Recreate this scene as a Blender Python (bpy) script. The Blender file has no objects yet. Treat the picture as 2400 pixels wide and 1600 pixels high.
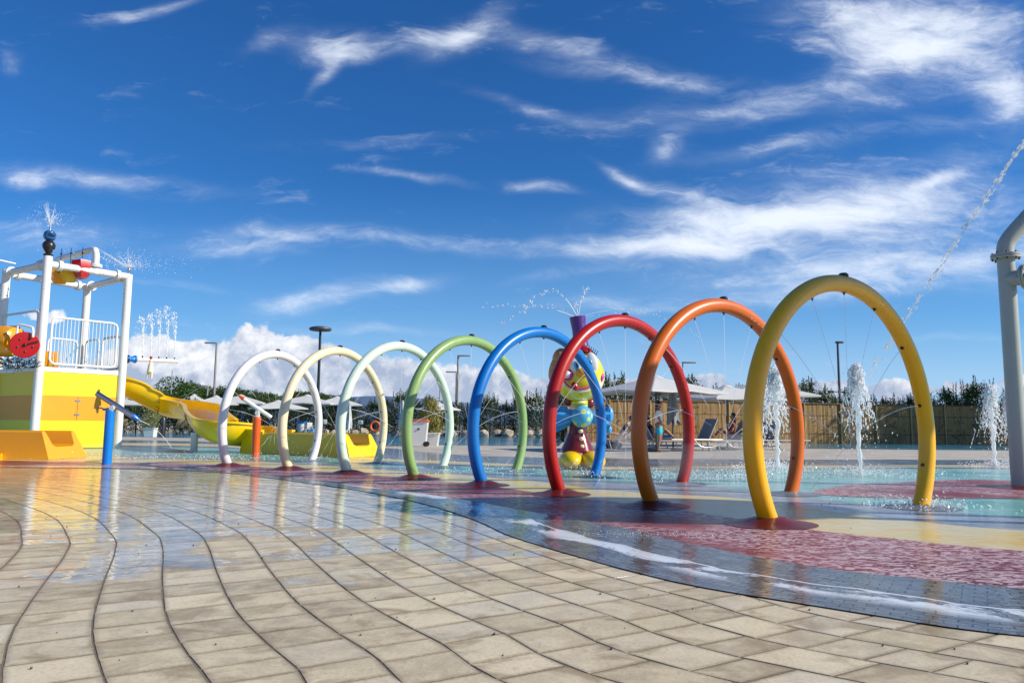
import bpy, bmesh, math, random
from mathutils import Vector, Matrix
R = math.radians
S = bpy.context.scene
C = S.collection
# ------------------------------------------------------------------ camera
FPX, PITCH, ROLL, CH = 1755.9, 0.11073, 0.009085, 0.85
fw = Vector((0, math.cos(PITCH), math.sin(PITCH)))
up0 = Vector((0, -math.sin(PITCH), math.cos(PITCH)))
rt = Vector((1, 0, 0)) * math.cos(ROLL) + up0 * math.sin(ROLL)
upv = up0 * math.cos(ROLL) - Vector((1, 0, 0)) * math.sin(ROLL)
cd = bpy.data.cameras.new('camera'); cam = bpy.data.objects.new('camera', cd); C.objects.link(cam)
m = Matrix((rt, upv, -fw)).transposed().to_4x4(); m.translation = Vector((0, 0, CH)); cam.matrix_world = m
cd.sensor_width = 36; cd.lens = FPX / 2400 * 36; cd.clip_end = 5000; cd.clip_start = 0.05
S.camera = cam

def ray(px, py): return fw * FPX + rt * (px - 1200) - upv * (py - 800)
def G(px, py, z=0.0):
    d = ray(px, py); t = (z - CH) / d.z
    return Vector((0, 0, CH)) + d * t
def D(px, py, Y):
    d = ray(px, py); return Vector((0, 0, CH)) + d * (Y / d.y)
# ------------------------------------------------------------------ light
S.view_settings.view_transform = 'Standard'; S.view_settings.look = 'None'
S.view_settings.gamma = 1; S.view_settings.exposure = 0.25
SAZ, SEL = R(-11.5), R(30)
sdir = Vector((math.cos(SEL) * math.cos(SAZ), math.cos(SEL) * math.sin(SAZ), math.sin(SEL)))
sl = bpy.data.lights.new('sun', 'SUN'); sl.energy = 4.6; sl.angle = R(0.5); sl.color = (1, 0.93, 0.80)
so = bpy.data.objects.new('sun', sl); C.objects.link(so); so.location = (20, -4, 30)
so.rotation_euler = sdir.to_track_quat('Z', 'Y').to_euler()
# ------------------------------------------------------------------ node helpers
class NT:
    def __init__(s, nt): s.nt = nt; s.n = nt.nodes; s.l = nt.links
    def new(s, t, **k):
        n = s.n.new(t)
        for a, b in k.items(): setattr(n, a, b)
        return n
    def put(s, sock, v):
        if isinstance(v, bpy.types.NodeSocket): s.l.new(v, sock)
        else:
            if isinstance(v, (tuple, list)) and len(v) == 3 and sock.type == 'RGBA': v = (*v, 1)
            sock.default_value = v
    def math(s, op, a, b=0.0, c=None, clamp=False):
        n = s.new('ShaderNodeMath', operation=op, use_clamp=clamp)
        s.put(n.inputs[0], a); s.put(n.inputs[1], b)
        if c is not None: s.put(n.inputs[2], c)
        return n.outputs[0]
    def mix(s, f, a, b, bt='MIX'):
        n = s.new('ShaderNodeMix', data_type='RGBA', blend_type=bt)
        s.put(n.inputs[0], f); s.put(n.inputs[6], a); s.put(n.inputs[7], b)
        return n.outputs[2]
    def noise(s, vec, scale, detail=4, rough=0.55, dist=0.0, dim='3D'):
        n = s.new('ShaderNodeTexNoise', noise_dimensions=dim)
        s.put(n.inputs['Vector'], vec); n.inputs['Scale'].default_value = scale
        n.inputs['Detail'].default_value = detail; n.inputs['Roughness'].default_value = rough
        n.inputs['Distortion'].default_value = dist
        return n.outputs['Fac'], n.outputs['Color']
    def ramp(s, f, stops, interp='LINEAR'):
        n = s.new('ShaderNodeValToRGB'); s.put(n.inputs[0], f); cr = n.color_ramp; cr.interpolation = interp
        while len(cr.elements) < len(stops): cr.elements.new(0.5)
        for e, (p, c) in zip(cr.elements, stops):
            e.position = p; e.color = (*c, 1) if isinstance(c, (tuple, list)) else (c, c, c, 1)
        return n.outputs[0]
    def smooth(s, v, a, b):
        n = s.new('ShaderNodeMapRange', interpolation_type='SMOOTHSTEP')
        s.put(n.inputs[0], v); n.inputs[1].default_value = a; n.inputs[2].default_value = b
        return n.outputs[0]
    def vmap(s, vec, loc=(0, 0, 0), rot=(0, 0, 0), scale=(1, 1, 1)):
        n = s.new('ShaderNodeMapping'); s.put(n.inputs[0], vec)
        n.inputs[1].default_value = loc; n.inputs[2].default_value = rot; n.inputs[3].default_value = scale
        return n.outputs[0]
# ------------------------------------------------------------------ world
w = bpy.data.worlds.new('World'); S.world = w; w.use_nodes = True
T = NT(w.node_tree); T.n.clear()
outw = T.new('ShaderNodeOutputWorld'); bg = T.new('ShaderNodeBackground')
SKY = 0.10
bg.inputs[1].default_value = SKY
sky = T.new('ShaderNodeTexSky', sky_type='NISHITA'); sky.sun_disc = False
sky.sun_elevation = SEL; sky.sun_rotation = math.pi / 2 - SAZ
sky.altitude = 0; sky.air_density = 1.0; sky.dust_density = 0.25; sky.ozone_density = 4.0
hs = T.new('ShaderNodeHueSaturation'); T.put(hs.inputs['Color'], sky.outputs[0])
hs.inputs['Hue'].default_value = 0.503; hs.inputs['Saturation'].default_value = 1.12; hs.inputs['Value'].default_value = 0.86
tc = T.new('ShaderNodeTexCoord')
sep = T.new('ShaderNodeSeparateXYZ'); T.put(sep.inputs[0], tc.outputs['Generated'])
X, Y, Z = sep.outputs
yc = T.math('MAXIMUM', T.math('ABSOLUTE', Y), 0.25)
U = T.math('DIVIDE', X, yc); V = T.math('DIVIDE', Z, yc)
cmb = T.new('ShaderNodeCombineXYZ'); T.put(cmb.inputs[0], U); T.put(cmb.inputs[1], V)
uv = cmb.outputs[0]
_, wc = T.noise(uv, 3.0, 4, 0.6)
wv = T.new('ShaderNodeVectorMath', operation='MULTIPLY_ADD')
T.put(wv.inputs[0], wc); wv.inputs[1].default_value = (0.16, 0.08, 0); wv.inputs[2].default_value = (0, 0, 0)
T.put(wv.inputs[2], uv)
uvw = wv.outputs[0]
sepw = T.new('ShaderNodeSeparateXYZ'); T.put(sepw.inputs[0], uvw)
UW = T.math('SUBTRACT', sepw.outputs[0], 0.08); VW = T.math('SUBTRACT', sepw.outputs[1], 0.04)
def uvpx(px, py):
    d = ray(px, py); return d.x / d.y, d.z / d.y
def blob(px, py, sx, sy, ang, amp, wu, wv_):
    u0, v0 = uvpx(px, py); a = R(ang); c, s_ = math.cos(a), math.sin(a)
    sx /= 1740; sy /= 1740
    du = T.math('SUBTRACT', wu, u0); dv = T.math('SUBTRACT', wv_, v0)
    p = T.math('ADD', T.math('MULTIPLY', du, c / sx), T.math('MULTIPLY', dv, s_ / sx))
    q = T.math('SUBTRACT', T.math('MULTIPLY', dv, c / sy), T.math('MULTIPLY', du, s_ / sy))
    r2 = T.math('ADD', T.math('MULTIPLY', p, p), T.math('MULTIPLY', q, q))
    return T.math('MULTIPLY', T.math('POWER', 2.718, T.math('MULTIPLY', r2, -1.0)), amp)
def total(bl, wu, wv_):
    t = None
    for b in bl:
        x = blob(*b, wu, wv_); t = x if t is None else T.math('ADD', t, x)
    return t
CIR = [(760, 105, 90, 40, 5, 1.0), (900, 110, 170, 26, 12, .75), (1090, 75, 130, 36, 30, .8), (740, 185, 70, 22, 50, .6),
       (1350, 115, 300, 30, -14, .62), (1480, 175, 260, 26, -8, .5), (2080, 40, 250, 75, 0, 1.35), (2200, 130, 280, 60, -8, .85), (2040, 150, 220, 40, 20, .6), (2390, 230, 70, 60, 0, 1.0), (2330, 60, 120, 60, 0, .7), (2000, 320, 420, 26, 10, .5), (1250, 250, 200, 20, -15, .45), (2050, 470, 380, 90, 0, .55), (1900, 650, 500, 60, 0, .5), (2250, 380, 200, 60, 20, .35), (700, 900, 10, 10, 0, .1),
       (1560, 580, 330, 24, 1, 1.1), (1720, 535, 330, 40, -2, .8), (2000, 500, 380, 50, 6, .85), (2250, 610, 330, 45, 6, .85), (1640, 470, 150, 18, -12, .6),
       (820, 560, 260, 22, -3, .95), (600, 580, 170, 24, 0, .6), (760, 695, 190, 30, 6, .75), (250, 425, 330, 30, -6, .7), (60, 425, 60, 18, 0, .8),
       (1270, 447, 90, 16, -6, .75), (1580, 345, 45, 30, 55, .85), (2190, 420, 80, 14, 22, .8), (1480, 425, 90, 14, -28, .7), (130, 560, 230, 60, 0, .5),
       (1850, 245, 520, 50, 6, .55), (950, 672, 80, 18, 15, .75), (1650, 700, 420, 22, 2, .65), (430, 660, 130, 12, -5, .5), (50, 160, 30, 36, -50, .6), (380, 20, 180, 18, 15, .6),
       (860, 770, 220, 14, -2, .5), (960, 425, 150, 12, -8, .55), (2250, 800, 180, 14, 0, .45), (1300, 640, 140, 14, 8, .4), (600, 100, 90, 30, 30, .5), (820, 345, 260, 20, 3, .32)]
M1 = total(CIR, UW, VW)
nv = T.vmap(uvw, rot=(0, 0, R(-6)), scale=(1.0, 3.6, 1))
n1, _ = T.noise(nv, 5.5, 9, 0.62, 0.4)
n2, _ = T.noise(T.vmap(uvw, rot=(0, 0, R(9)), scale=(1.0, 2.8, 1)), 15.0, 10, 0.72, 0.5)
nn = T.math('ADD', T.math('MULTIPLY', n1, 0.62), T.math('MULTIPLY', n2, 0.38))
cirr = T.math('MULTIPLY', T.math('ADD', T.math('MULTIPLY', T.math('SUBTRACT', nn, 0.5), 3.4), T.math('SUBTRACT', M1, 0.34)), 1.0)
cirr = T.smooth(cirr, -0.15, 1.45)
cirr = T.math('MULTIPLY', cirr, T.smooth(V, 0.02, 0.10))
thin = T.math('MULTIPLY', T.smooth(M1, 0.05, 1.1), T.math('MULTIPLY', T.smooth(nn, .34, .64), .55))
cirr = T.math('MAXIMUM', T.math('MULTIPLY', cirr, 0.92), thin)
CUM = [(560, 905, 330, 62, 0, 1.0), (585, 800, 62, 42, 0, .85), (680, 806, 70, 40, 0, .8), (785, 840, 90, 40, 0, .8), (560, 860, 200, 40, 0, .5), (370, 850, 130, 55, 0, .8), (355, 795, 60, 24, 0, .6), (450, 830, 60, 30, 0, .5),
       (110, 745, 70, 22, 0, .95), (150, 720, 30, 16, 0, .4), (930, 890, 110, 50, 0, .9), (1130, 900, 90, 36, 0, .95), (1230, 915, 70, 26, 0, .8), (1440, 905, 120, 22, 0, .8),
       (1650, 895, 60, 26, 0, .9), (1870, 912, 80, 18, 0, .95), (1960, 905, 60, 18, 0, 1.0), (2110, 908, 65, 18, 0, 1.05), (2260, 910, 80, 14, 0, .95), (2380, 892, 60, 24, 0, 1.0), (1550, 925, 900, 24, 0, .62), (1000, 935, 700, 26, 0, .45), (60, 900, 200, 60, 0, .8)]
def cum(off):
    sh = T.new('ShaderNodeVectorMath', operation='ADD'); T.put(sh.inputs[0], uv); sh.inputs[1].default_value = (off[0], off[1], 0.37)
    a, _ = T.noise(sh.outputs[0], 9.0, 10, 0.60, 0.2)
    return a
_, wc2 = T.noise(uv, 16.0, 3, 0.6)
sp2 = T.new('ShaderNodeSeparateXYZ'); T.put(sp2.inputs[0], wc2)
U2 = T.math('ADD', U, T.math('MULTIPLY', T.math('SUBTRACT', sp2.outputs[0], .5), 0.05)); V2 = T.math('ADD', V, T.math('MULTIPLY', T.math('SUBTRACT', sp2.outputs[1], .5), 0.04))
M2 = total(CUM, U2, V2)
c0 = cum((0, 0)); c1 = cum((0.010, 0.013))
cden = T.math('ADD', T.math('MULTIPLY', T.math('SUBTRACT', c0, 0.5), 3.0), T.math('SUBTRACT', M2, 0.50))
cmask = T.math('MULTIPLY', T.smooth(cden, 0.0, 0.25), T.smooth(M2, .12, .30))
relief = T.math('ADD', T.math('MULTIPLY', T.math('SUBTRACT', c0, c1), 5.5), 0.36)
hgt = T.math('MULTIPLY', T.smooth(V, 0.04, 0.13), 0.62)
lit = T.math('ADD', relief, T.math('SUBTRACT', hgt, 0.22), clamp=True)
def k(c): return tuple(x / SKY for x in c)
ccol = T.mix(lit, k((0.36, 0.42, 0.56)), k((0.90, 0.90, 0.92)))
# pale band of air near the horizon
hz = T.math('SUBTRACT', 1.0, T.smooth(V, -0.01, 0.34))
deep = T.mix(1.0, hs.outputs[0], (0.36, 0.84, 1.22), 'MULTIPLY')
skyc = T.mix(T.math('MULTIPLY', hz, 0.55), deep, k((0.27, 0.50, 0.81)))
skyc = T.mix(T.math('MULTIPLY', T.math('SUBTRACT', 1.0, T.smooth(V, 0.0, 0.16)), .55), skyc, k((0.52, 0.66, 0.86)))
s1 = T.mix(cirr, skyc, k((0.80, 0.86, 0.95)))
s2 = T.mix(T.math('MULTIPLY', cmask, 0.93), s1, ccol)
below = T.smooth(Z, -0.02, 0.0)
s3 = T.mix(below, k((0.25, 0.25, 0.24)), s2)
T.put(bg.inputs[0], s3); T.l.new(bg.outputs[0], outw.inputs[0])
w.cycles.sampling_method = 'MANUAL'; w.cycles.sample_map_resolution = 512
# ------------------------------------------------------------------ materials
def mat(name):
    mm = bpy.data.materials.new(name); mm.use_nodes = True
    t = NT(mm.node_tree); b = t.n['Principled BSDF']; return mm, t, b
def paint(name, col, rough=0.28, var=0.12, bump=0.0, metal=0.0, coat=0.0, scale=3.0, dirt=0.0):
    mm, t, b = mat(name)
    tc = t.new('ShaderNodeTexCoord')
    f, _ = t.noise(tc.outputs['Object'], scale, 6, 0.6)
    a = tuple(max(0, x * (1 - var)) for x in col); c = tuple(min(1, x * (1 + var)) for x in col)
    cc = t.mix(f, a, c)
    if dirt:
        g, _ = t.noise(t.vmap(tc.outputs['Object'], scale=(6, 6, 1.2)), 2.0, 8, 0.7)
        cc = t.mix(t.math('MULTIPLY', t.smooth(g, .5, .75), dirt), cc, tuple(x * .55 for x in col))
    t.put(b.inputs['Base Color'], cc)
    t.put(b.inputs['Roughness'], t.math('ADD', t.math('MULTIPLY', f, 0.14), rough - 0.07))
    b.inputs['Metallic'].default_value = metal; b.inputs['Coat Weight'].default_value = coat
    b.inputs['Coat Roughness'].default_value = 0.06
    if bump:
        g, _ = t.noise(tc.outputs['Object'], scale * 25, 3, 0.5)
        bp = t.new('ShaderNodeBump'); bp.inputs['Strength'].default_value = bump; bp.inputs['Distance'].default_value = 0.01
        t.put(bp.inputs['Height'], g); t.put(b.inputs['Normal'], bp.outputs[0])
    return mm
M = {}
hoopcol = dict(white=(.80, .76, .73), cream=(.83, .72, .46), mint=(.64, .79, .62), green=(.27, .42, .14), blue=(.001, .17, .55), red=(.46, .008, .002), orange=(.68, .135, .001), yellow=(.95, .47, .001))
for kk, c in hoopcol.items(): M['hoop_' + kk] = paint('hoop_' + kk, c, 0.34, 0.07, 0.03, coat=0.15, dirt=0.28)
M['white'] = paint('white_paint', (.80, .79, .75), 0.3, .05, 0.02, coat=.2, dirt=0.12)
M['cream_pole'] = paint('cream_pole', (.42, .42, .36), 0.45, .05, 0.02, coat=.2, dirt=0.15)
M['yellow'] = paint('yellow_gelcoat', (.90, .56, .0), 0.3, .06, 0.02, coat=.3, dirt=0.1)
M['panel_y'] = paint('yellow_panel', (.92, .66, .0), 0.45, .04, 0.03, dirt=0.08)
M['panel_o'] = paint('orange_panel', (.88, .33, .0), 0.45, .05, 0.03, dirt=0.08)
M['orange'] = paint('orange_gelcoat', (.90, .36, .0), 0.25, .06, 0.02, coat=.4, dirt=0.1)
M['red'] = paint('red_plastic', (.45, .005, .008), 0.3, .08, coat=.3)
M['blue'] = paint('blue_paint', (.0, .20, .68), 0.3, .06, coat=.3)
M['bluedark'] = paint('dark_blue_figure', (.02, .10, .28), 0.25, .5, coat=.4, scale=9)
M['bluep'] = paint('blue_figure', (.06, .36, .78), 0.3, .12, coat=.3)
M['steel'] = paint('steel', (.48, .47, .47), 0.25, .1, metal=1.0)
M['black'] = paint('black_plastic', (.018, .018, .02), 0.35, .2)
M['dkgrey'] = paint('dark_grey', (.07, .075, .085), 0.5, .2)
M['grey'] = paint('grey_sling', (.20, .21, .24), 0.7, .15, .2)
M['alu'] = paint('aluminium_frame', (.52, .52, .52), 0.4, .1, metal=.3)
M['canvas'] = paint('canvas', (.60, .59, .56), 0.85, .06, .15)
M['canvasg'] = paint('canvas_grey', (.24, .26, .28), 0.85, .1, .15)
M['purple'] = paint('purple', (.11, .03, .22), 0.35, .15)
M['pink'] = paint('pink', (.65, .03, .28), 0.35, .1)
M['brownred'] = paint('dark_red_coat', (.20, .018, .015), 0.2, .35, coat=.6, scale=9)
M['skin'] = paint('skin', (.52, .29, .19), 0.5, .1)
M['skin2'] = paint('skin_tanned', (.33, .17, .10), 0.5, .1)
M['hair'] = paint('dark_hair', (.022, .014, .01), 0.5, .2, .3)
M['shirt'] = paint('white_cotton', (.80, .80, .82), 0.8, .04, .2)
M['turq'] = paint('turquoise_cloth', (.02, .42, .55), 0.7, .2, .1)
M['maroon'] = paint('maroon_cloth', (.24, .03, .04), 0.8, .15, .1)
M['navy'] = paint('navy_cloth', (.03, .05, .12), 0.8, .15, .1)
M['towel'] = paint('blue_towel', (.06, .22, .55), 0.9, .5, .3, scale=12)
M['rope'] = paint('cable', (.75, .74, .7), .5, .05)
M['terrac'] = paint('red_lid', (.62, .16, .09), .45, .1)
M['lifering'] = paint('orange_ring', (.85, .14, .02), .45, .08)
M['wood'] = paint('wood_brown', (.16, .08, .035), .7, .3, .3, scale=8)
M['postwood'] = paint('post_wood', (.50, .34, .12), .75, .2, .3, scale=8)
M['lampblack'] = paint('lamp_dark', (.012, .022, .022), .4, .1)
M['lampgrey'] = paint('lamp_grey', (.30, .28, .25), .5, .1)
M['hairo'] = paint('orange_hair', (.62, .26, .06), .4, .3, .5, scale=14)
M['floral'] = paint('collar_green', (.55, .62, .22), .35, .3, scale=12)

def facemat():
    mm, t, b = mat('clown_face'); tc = t.new('ShaderNodeTexCoord')
    f, _ = t.noise(tc.outputs['Object'], 3.4, 2, .4, .5)
    c = t.ramp(f, [(.34, (.55, .50, .01)), (.44, (.90, .68, .02)), (.58, (.88, .74, .06)), (.66, (.85, .84, .60))])
    t.put(b.inputs['Base Color'], c); b.inputs['Roughness'].default_value = .25; b.inputs['Coat Weight'].default_value = .4; return mm
M['face'] = facemat()
def dotmat():
    mm, t, b = mat('dotted_blue'); tc = t.new('ShaderNodeTexCoord')
    v = t.new('ShaderNodeTexVoronoi'); t.put(v.inputs['Vector'], tc.outputs['Object']); v.inputs['Scale'].default_value = 6.0
    f = t.smooth(v.outputs['Distance'], .34, .30 + .09)
    c = t.mix(f, (.60, .72, .16), (.10, .42, .70)); t.put(b.inputs['Base Color'], c); b.inputs['Roughness'].default_value = .25; return mm
M['dots'] = dotmat()

def leafmat(name, c1, c2, c3, sc=1.2):
    mm, t, b = mat(name); g = t.new('ShaderNodeNewGeometry'); oi = t.new('ShaderNodeObjectInfo')
    f, _ = t.noise(g.outputs['Position'], sc, 4, .6)
    f2 = t.math('ADD', t.math('MULTIPLY', f, .8), t.math('MULTIPLY', g.outputs['Random Per Island'], .35))
    f2 = t.math('ADD', f2, t.math('MULTIPLY', t.math('SUBTRACT', oi.outputs['Random'], .5), .25))
    t.put(b.inputs['Base Color'], t.ramp(f2, [(.3, c1), (.55, c2), (.85, c3)]))
    b.inputs['Roughness'].default_value = .55
    tr = t.new('ShaderNodeBsdfTranslucent'); tr.inputs[0].default_value = (*[x * 1.3 for x in c2], 1)
    ms = t.new('ShaderNodeMixShader'); ms.inputs[0].default_value = .25
    out = t.n['Material Output']; t.l.new(b.outputs[0], ms.inputs[1]); t.l.new(tr.outputs[0], ms.inputs[2]); t.l.new(ms.outputs[0], out.inputs[0])
    return mm
M['leaf_hedge'] = leafmat('hedge_leaves', (.012, .028, .006), (.055, .085, .016), (.13, .16, .03), .9)
M['leaf_pine'] = leafmat('pine_leaves', (.018, .05, .008), (.045, .10, .014), (.09, .17, .03), .5)
M['leaf_olive'] = leafmat('olive_leaves', (.14, .17, .07), (.26, .28, .12), (.42, .40, .2), 3)
M['leaf_reed'] = leafmat('tall_reed', (.10, .12, .02), (.22, .21, .04), (.36, .30, .08), 3)

def watermat(name, fac, col=(.92, .96, 1)):
    mm, t, b = mat(name); b.inputs['Base Color'].default_value = (*col, 1); b.inputs['Roughness'].default_value = .12
    b.inputs['Specular IOR Level'].default_value = .6
    tr = t.new('ShaderNodeBsdfTransparent'); ms = t.new('ShaderNodeMixShader'); ms.inputs[0].default_value = fac
    tl = t.new('ShaderNodeBsdfTranslucent'); tl.inputs[0].default_value = (*col, 1)
    m2 = t.new('ShaderNodeMixShader'); m2.inputs[0].default_value = .45
    t.l.new(b.outputs[0], m2.inputs[1]); t.l.new(tl.outputs[0], m2.inputs[2])
    out = t.n['Material Output']; t.l.new(tr.outputs[0], ms.inputs[1]); t.l.new(m2.outputs[0], ms.inputs[2]); t.l.new(ms.outputs[0], out.inputs[0])
    return mm
M['jet'] = watermat('water_jet', .5, (1, 1, 1)); M['drops'] = watermat('water_drops', .93, (1, 1, 1)); M['column'] = watermat('water_column', .85, (1, 1, 1))

def wetnormal(t, b, ripple, fine=0.0, scale=9.0, anis=(1, 1, 1), coord=None, rmul=1.3):
    """moving film of water: a coat with its own rippled normal over the floor"""
    g = coord or t.new('ShaderNodeNewGeometry').outputs['Position']
    v = t.vmap(g, scale=anis)
    a, _ = t.noise(v, scale, 3, .5, .6)
    a2, _ = t.noise(g, scale * 4.5, 2, .5, .3)
    big, _ = t.noise(g, .9, 2, .5)
    h = t.math('ADD', a, t.math('MULTIPLY', a2, fine))
    h = t.math('MULTIPLY', h, t.math('ADD', .35, t.math('MULTIPLY', big, 1.3)))
    bp = t.new('ShaderNodeBump'); bp.inputs['Strength'].default_value = 1.0; bp.inputs['Distance'].default_value = ripple
    bp.inputs['Distance'].default_value = ripple * rmul
    t.put(bp.inputs['Height'], h)
    return bp.outputs[0], a, a2, big

def floormat(name, cols, ripple=.006, film=.25, foam=0.0, rough=.5, fine=.25, scale=9.0, specks=0.5, fcol=(.62, .66, .70), coat=.8, crough=.10, painted_glint=0.0):
    mm, t, b = mat(name); g = t.new('ShaderNodeNewGeometry').outputs['Position']
    nrm, a, a2, big = wetnormal(t, b, ripple, fine, scale)
    f, _ = t.noise(g, .8, 6, .6, .4)
    gr, _ = t.noise(g, 160, 2, .6)
    c = t.ramp(f, [(.36, cols[0]), (.5, cols[1]), (.64, cols[2])])
    c = t.mix(t.math('MULTIPLY', t.smooth(gr, .48, .68), specks), c, tuple(min(1, x * 1.9 + .02) for x in cols[1]))
    # thin aerated film: pale veil drifting over the colour
    ve, _ = t.noise(t.vmap(g, scale=(.55, 1.4, 1), rot=(0, 0, R(18))), 1.3, 7, .65, .8)
    c = t.mix(t.math('MULTIPLY', t.smooth(ve, .42, .70), film), c, fcol)
    if painted_glint:  # bright sky reflected on the ripples, painted into the base colour as pale streaks
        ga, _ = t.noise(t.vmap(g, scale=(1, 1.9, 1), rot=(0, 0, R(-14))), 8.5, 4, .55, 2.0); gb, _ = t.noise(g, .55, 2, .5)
        c = t.mix(t.math('MULTIPLY', t.math('MULTIPLY', t.smooth(ga, .475, .535), t.smooth(gb, .34, .52)), painted_glint), c, (.70, .50, .50))
    if foam:
        fo, _ = t.noise(t.vmap(g, scale=(1, 2.2, 1)), 7.0, 9, .72, 1.2)
        c = t.mix(t.math('MULTIPLY', t.smooth(fo, .60, .70), foam), c, (.80, .83, .85))
    t.put(b.inputs['Base Color'], c); b.inputs['Roughness'].default_value = rough
    b.inputs['Coat Weight'].default_value = coat; b.inputs['Coat IOR'].default_value = 1.33; b.inputs['Coat Roughness'].default_value = crough
    b.inputs['Specular IOR Level'].default_value = .2
    t.put(b.inputs['Coat Normal'], nrm)
    return mm
M['f_red'] = floormat('red_rubber', [(.13, .005, .003), (.21, .010, .006), (.28, .024, .016)], ripple=.012, film=.10, foam=.2, scale=22, coat=.36, crough=.05, painted_glint=.85, fcol=(.50, .36, .36))
M['f_yel'] = floormat('yellow_rubber', [(.70, .55, .26), (.74, .58, .24), (.80, .47, .03)], ripple=.008, film=.50, foam=.15, coat=.55, fcol=(.74, .69, .52))
M['f_grey'] = floormat('grey_rubber', [(.15, .17, .20), (.25, .28, .31), (.38, .40, .42)], ripple=.010, film=.45, foam=.5)
M['f_teal'] = floormat('teal_rubber', [(.08, .40, .30), (.16, .50, .40), (.38, .62, .56)], ripple=.010, film=.55, foam=.6)
M['f_dark'] = floormat('dark_rubber', [(.09, .10, .12), (.15, .17, .19), (.22, .24, .26)], ripple=.004, film=.25, foam=.1)
M['f_deck'] = floormat('deck_concrete', [(.36, .32, .25), (.46, .41, .33), (.53, .48, .40)], ripple=.001, film=.1, rough=.8, coat=0.04, crough=.4)
M['mound'] = floormat('red_mound', [(.07, .004, .003), (.11, .007, .005), (.15, .012, .009)], ripple=.003, film=0, scale=30, coat=.4, crough=.15)
M['mound2'] = floormat('grey_mound', [(.09, .10, .12), (.16, .18, .20), (.24, .26, .28)], ripple=.003, film=0, scale=30, coat=.4, crough=.15)

def pavermat():
    mm, t, b = mat('stone_pavers')
    g = t.new('ShaderNodeNewGeometry'); P = g.outputs['Position']; isl = g.outputs['Random Per Island']
    wn = t.new('ShaderNodeTexWhiteNoise', noise_dimensions='1D'); t.put(wn.inputs['W'], t.math('MULTIPLY', isl, 77.0))
    f, _ = t.noise(P, 5.0, 8, .65, .5); f2, _ = t.noise(P, 60, 5, .6); big, _ = t.noise(P, .75, 5, .6, .5)
    gj = t.new('ShaderNodeVectorMath', operation='ADD'); t.put(gj.inputs[0], P); t.put(gj.inputs[1], t.vmap(wn.outputs['Color'], scale=(23, 23, 23)))
    f, _ = t.noise(gj.outputs[0], 6.5, 9, .68, .3)
    base = t.ramp(isl, [(0, (.40, .315, .20)), (.2, (.64, .53, .34)), (.4, (.46, .375, .25)), (.6, (.78, .65, .43)), (.8, (.54, .45, .31)), (1, (.68, .59, .43))])
    c = t.mix(t.smooth(f, .36, .66), base, t.mix(.50, base, (.88, .74, .49)))
    c = t.mix(t.math('MULTIPLY', t.smooth(f2, .45, .75), .30), c, (.20, .15, .09))
    g2 = t.new('ShaderNodeVectorMath', operation='ADD'); t.put(g2.inputs[0], P); t.put(g2.inputs[1], t.vmap(wn.outputs['Color'], scale=(9, 9, 9)))
    st, _ = t.noise(g2.outputs[0], 3.2, 5, .6, .8)
    c = t.mix(t.math('MULTIPLY', t.smooth(st, .50, .68), .62), c, (.27, .19, .095))
    gr_, _ = t.noise(P, 420, 2, .6)
    c = t.mix(t.math('MULTIPLY', t.smooth(gr_, .5, .75), .35), c, (.16, .12, .08))
    b.inputs['Specular IOR Level'].default_value = .15
    ed = t.new('ShaderNodeAttribute'); ed.attribute_name = 'edge'
    c = t.mix(t.math('MULTIPLY', t.math('POWER', ed.outputs['Fac'], 1.6), t.math('ADD', .18, t.math('MULTIPLY', f2, .70))), c, (.22, .165, .105))
    # wetness: puddled towards the channel, damp elsewhere
    at = t.new('ShaderNodeAttribute'); at.attribute_name = 'wet'
    wet = t.smooth(t.math('ADD', t.math('ADD', at.outputs['Fac'], t.math('MULTIPLY', t.math('SUBTRACT', big, .5), 3.4)), t.math('MULTIPLY', t.math('SUBTRACT', f, .5), .35)), .46, .60)
    c = t.mix(t.math('MULTIPLY', wet, .25), c, t.mix(1.0, c, (.62, .62, .66), 'MULTIPLY'))
    t.put(b.inputs['Base Color'], c); b.inputs['Roughness'].default_value = .6
    bp0 = t.new('ShaderNodeBump'); bp0.inputs['Strength'].default_value = .6; bp0.inputs['Distance'].default_value = .004
    t.put(bp0.inputs['Height'], t.math('ADD', f, t.math('MULTIPLY', f2, .5))); t.put(b.inputs['Normal'], bp0.outputs[0])
    a, _ = t.noise(t.vmap(P, scale=(.8, 2.4, 1), rot=(0, 0, R(20))), 3.2, 2, .5, .5)
    bp = t.new('ShaderNodeBump'); bp.inputs['Strength'].default_value = 1.0; bp.inputs['Distance'].default_value = .006
    t.put(bp.inputs['Height'], t.math('ADD', t.math('MULTIPLY', a, wet), t.math('MULTIPLY', t.math('SUBTRACT', 1.0, wet), t.math('MULTIPLY', f2, .03))))
    b.inputs['Coat IOR'].default_value = 1.33
    t.put(b.inputs['Coat Weight'], t.math('ADD', .12, t.math('MULTIPLY', wet, .78)))
    t.put(b.inputs['Coat Roughness'], t.math('SUBTRACT', .085, t.math('MULTIPLY', wet, .07)))
    t.put(b.inputs['Coat Normal'], bp.outputs[0])
    return mm
M['paver'] = pavermat()
M['grout'] = paint('sandy_joint', (.23, .18, .12), .95, .4, .6, scale=14)
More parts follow.
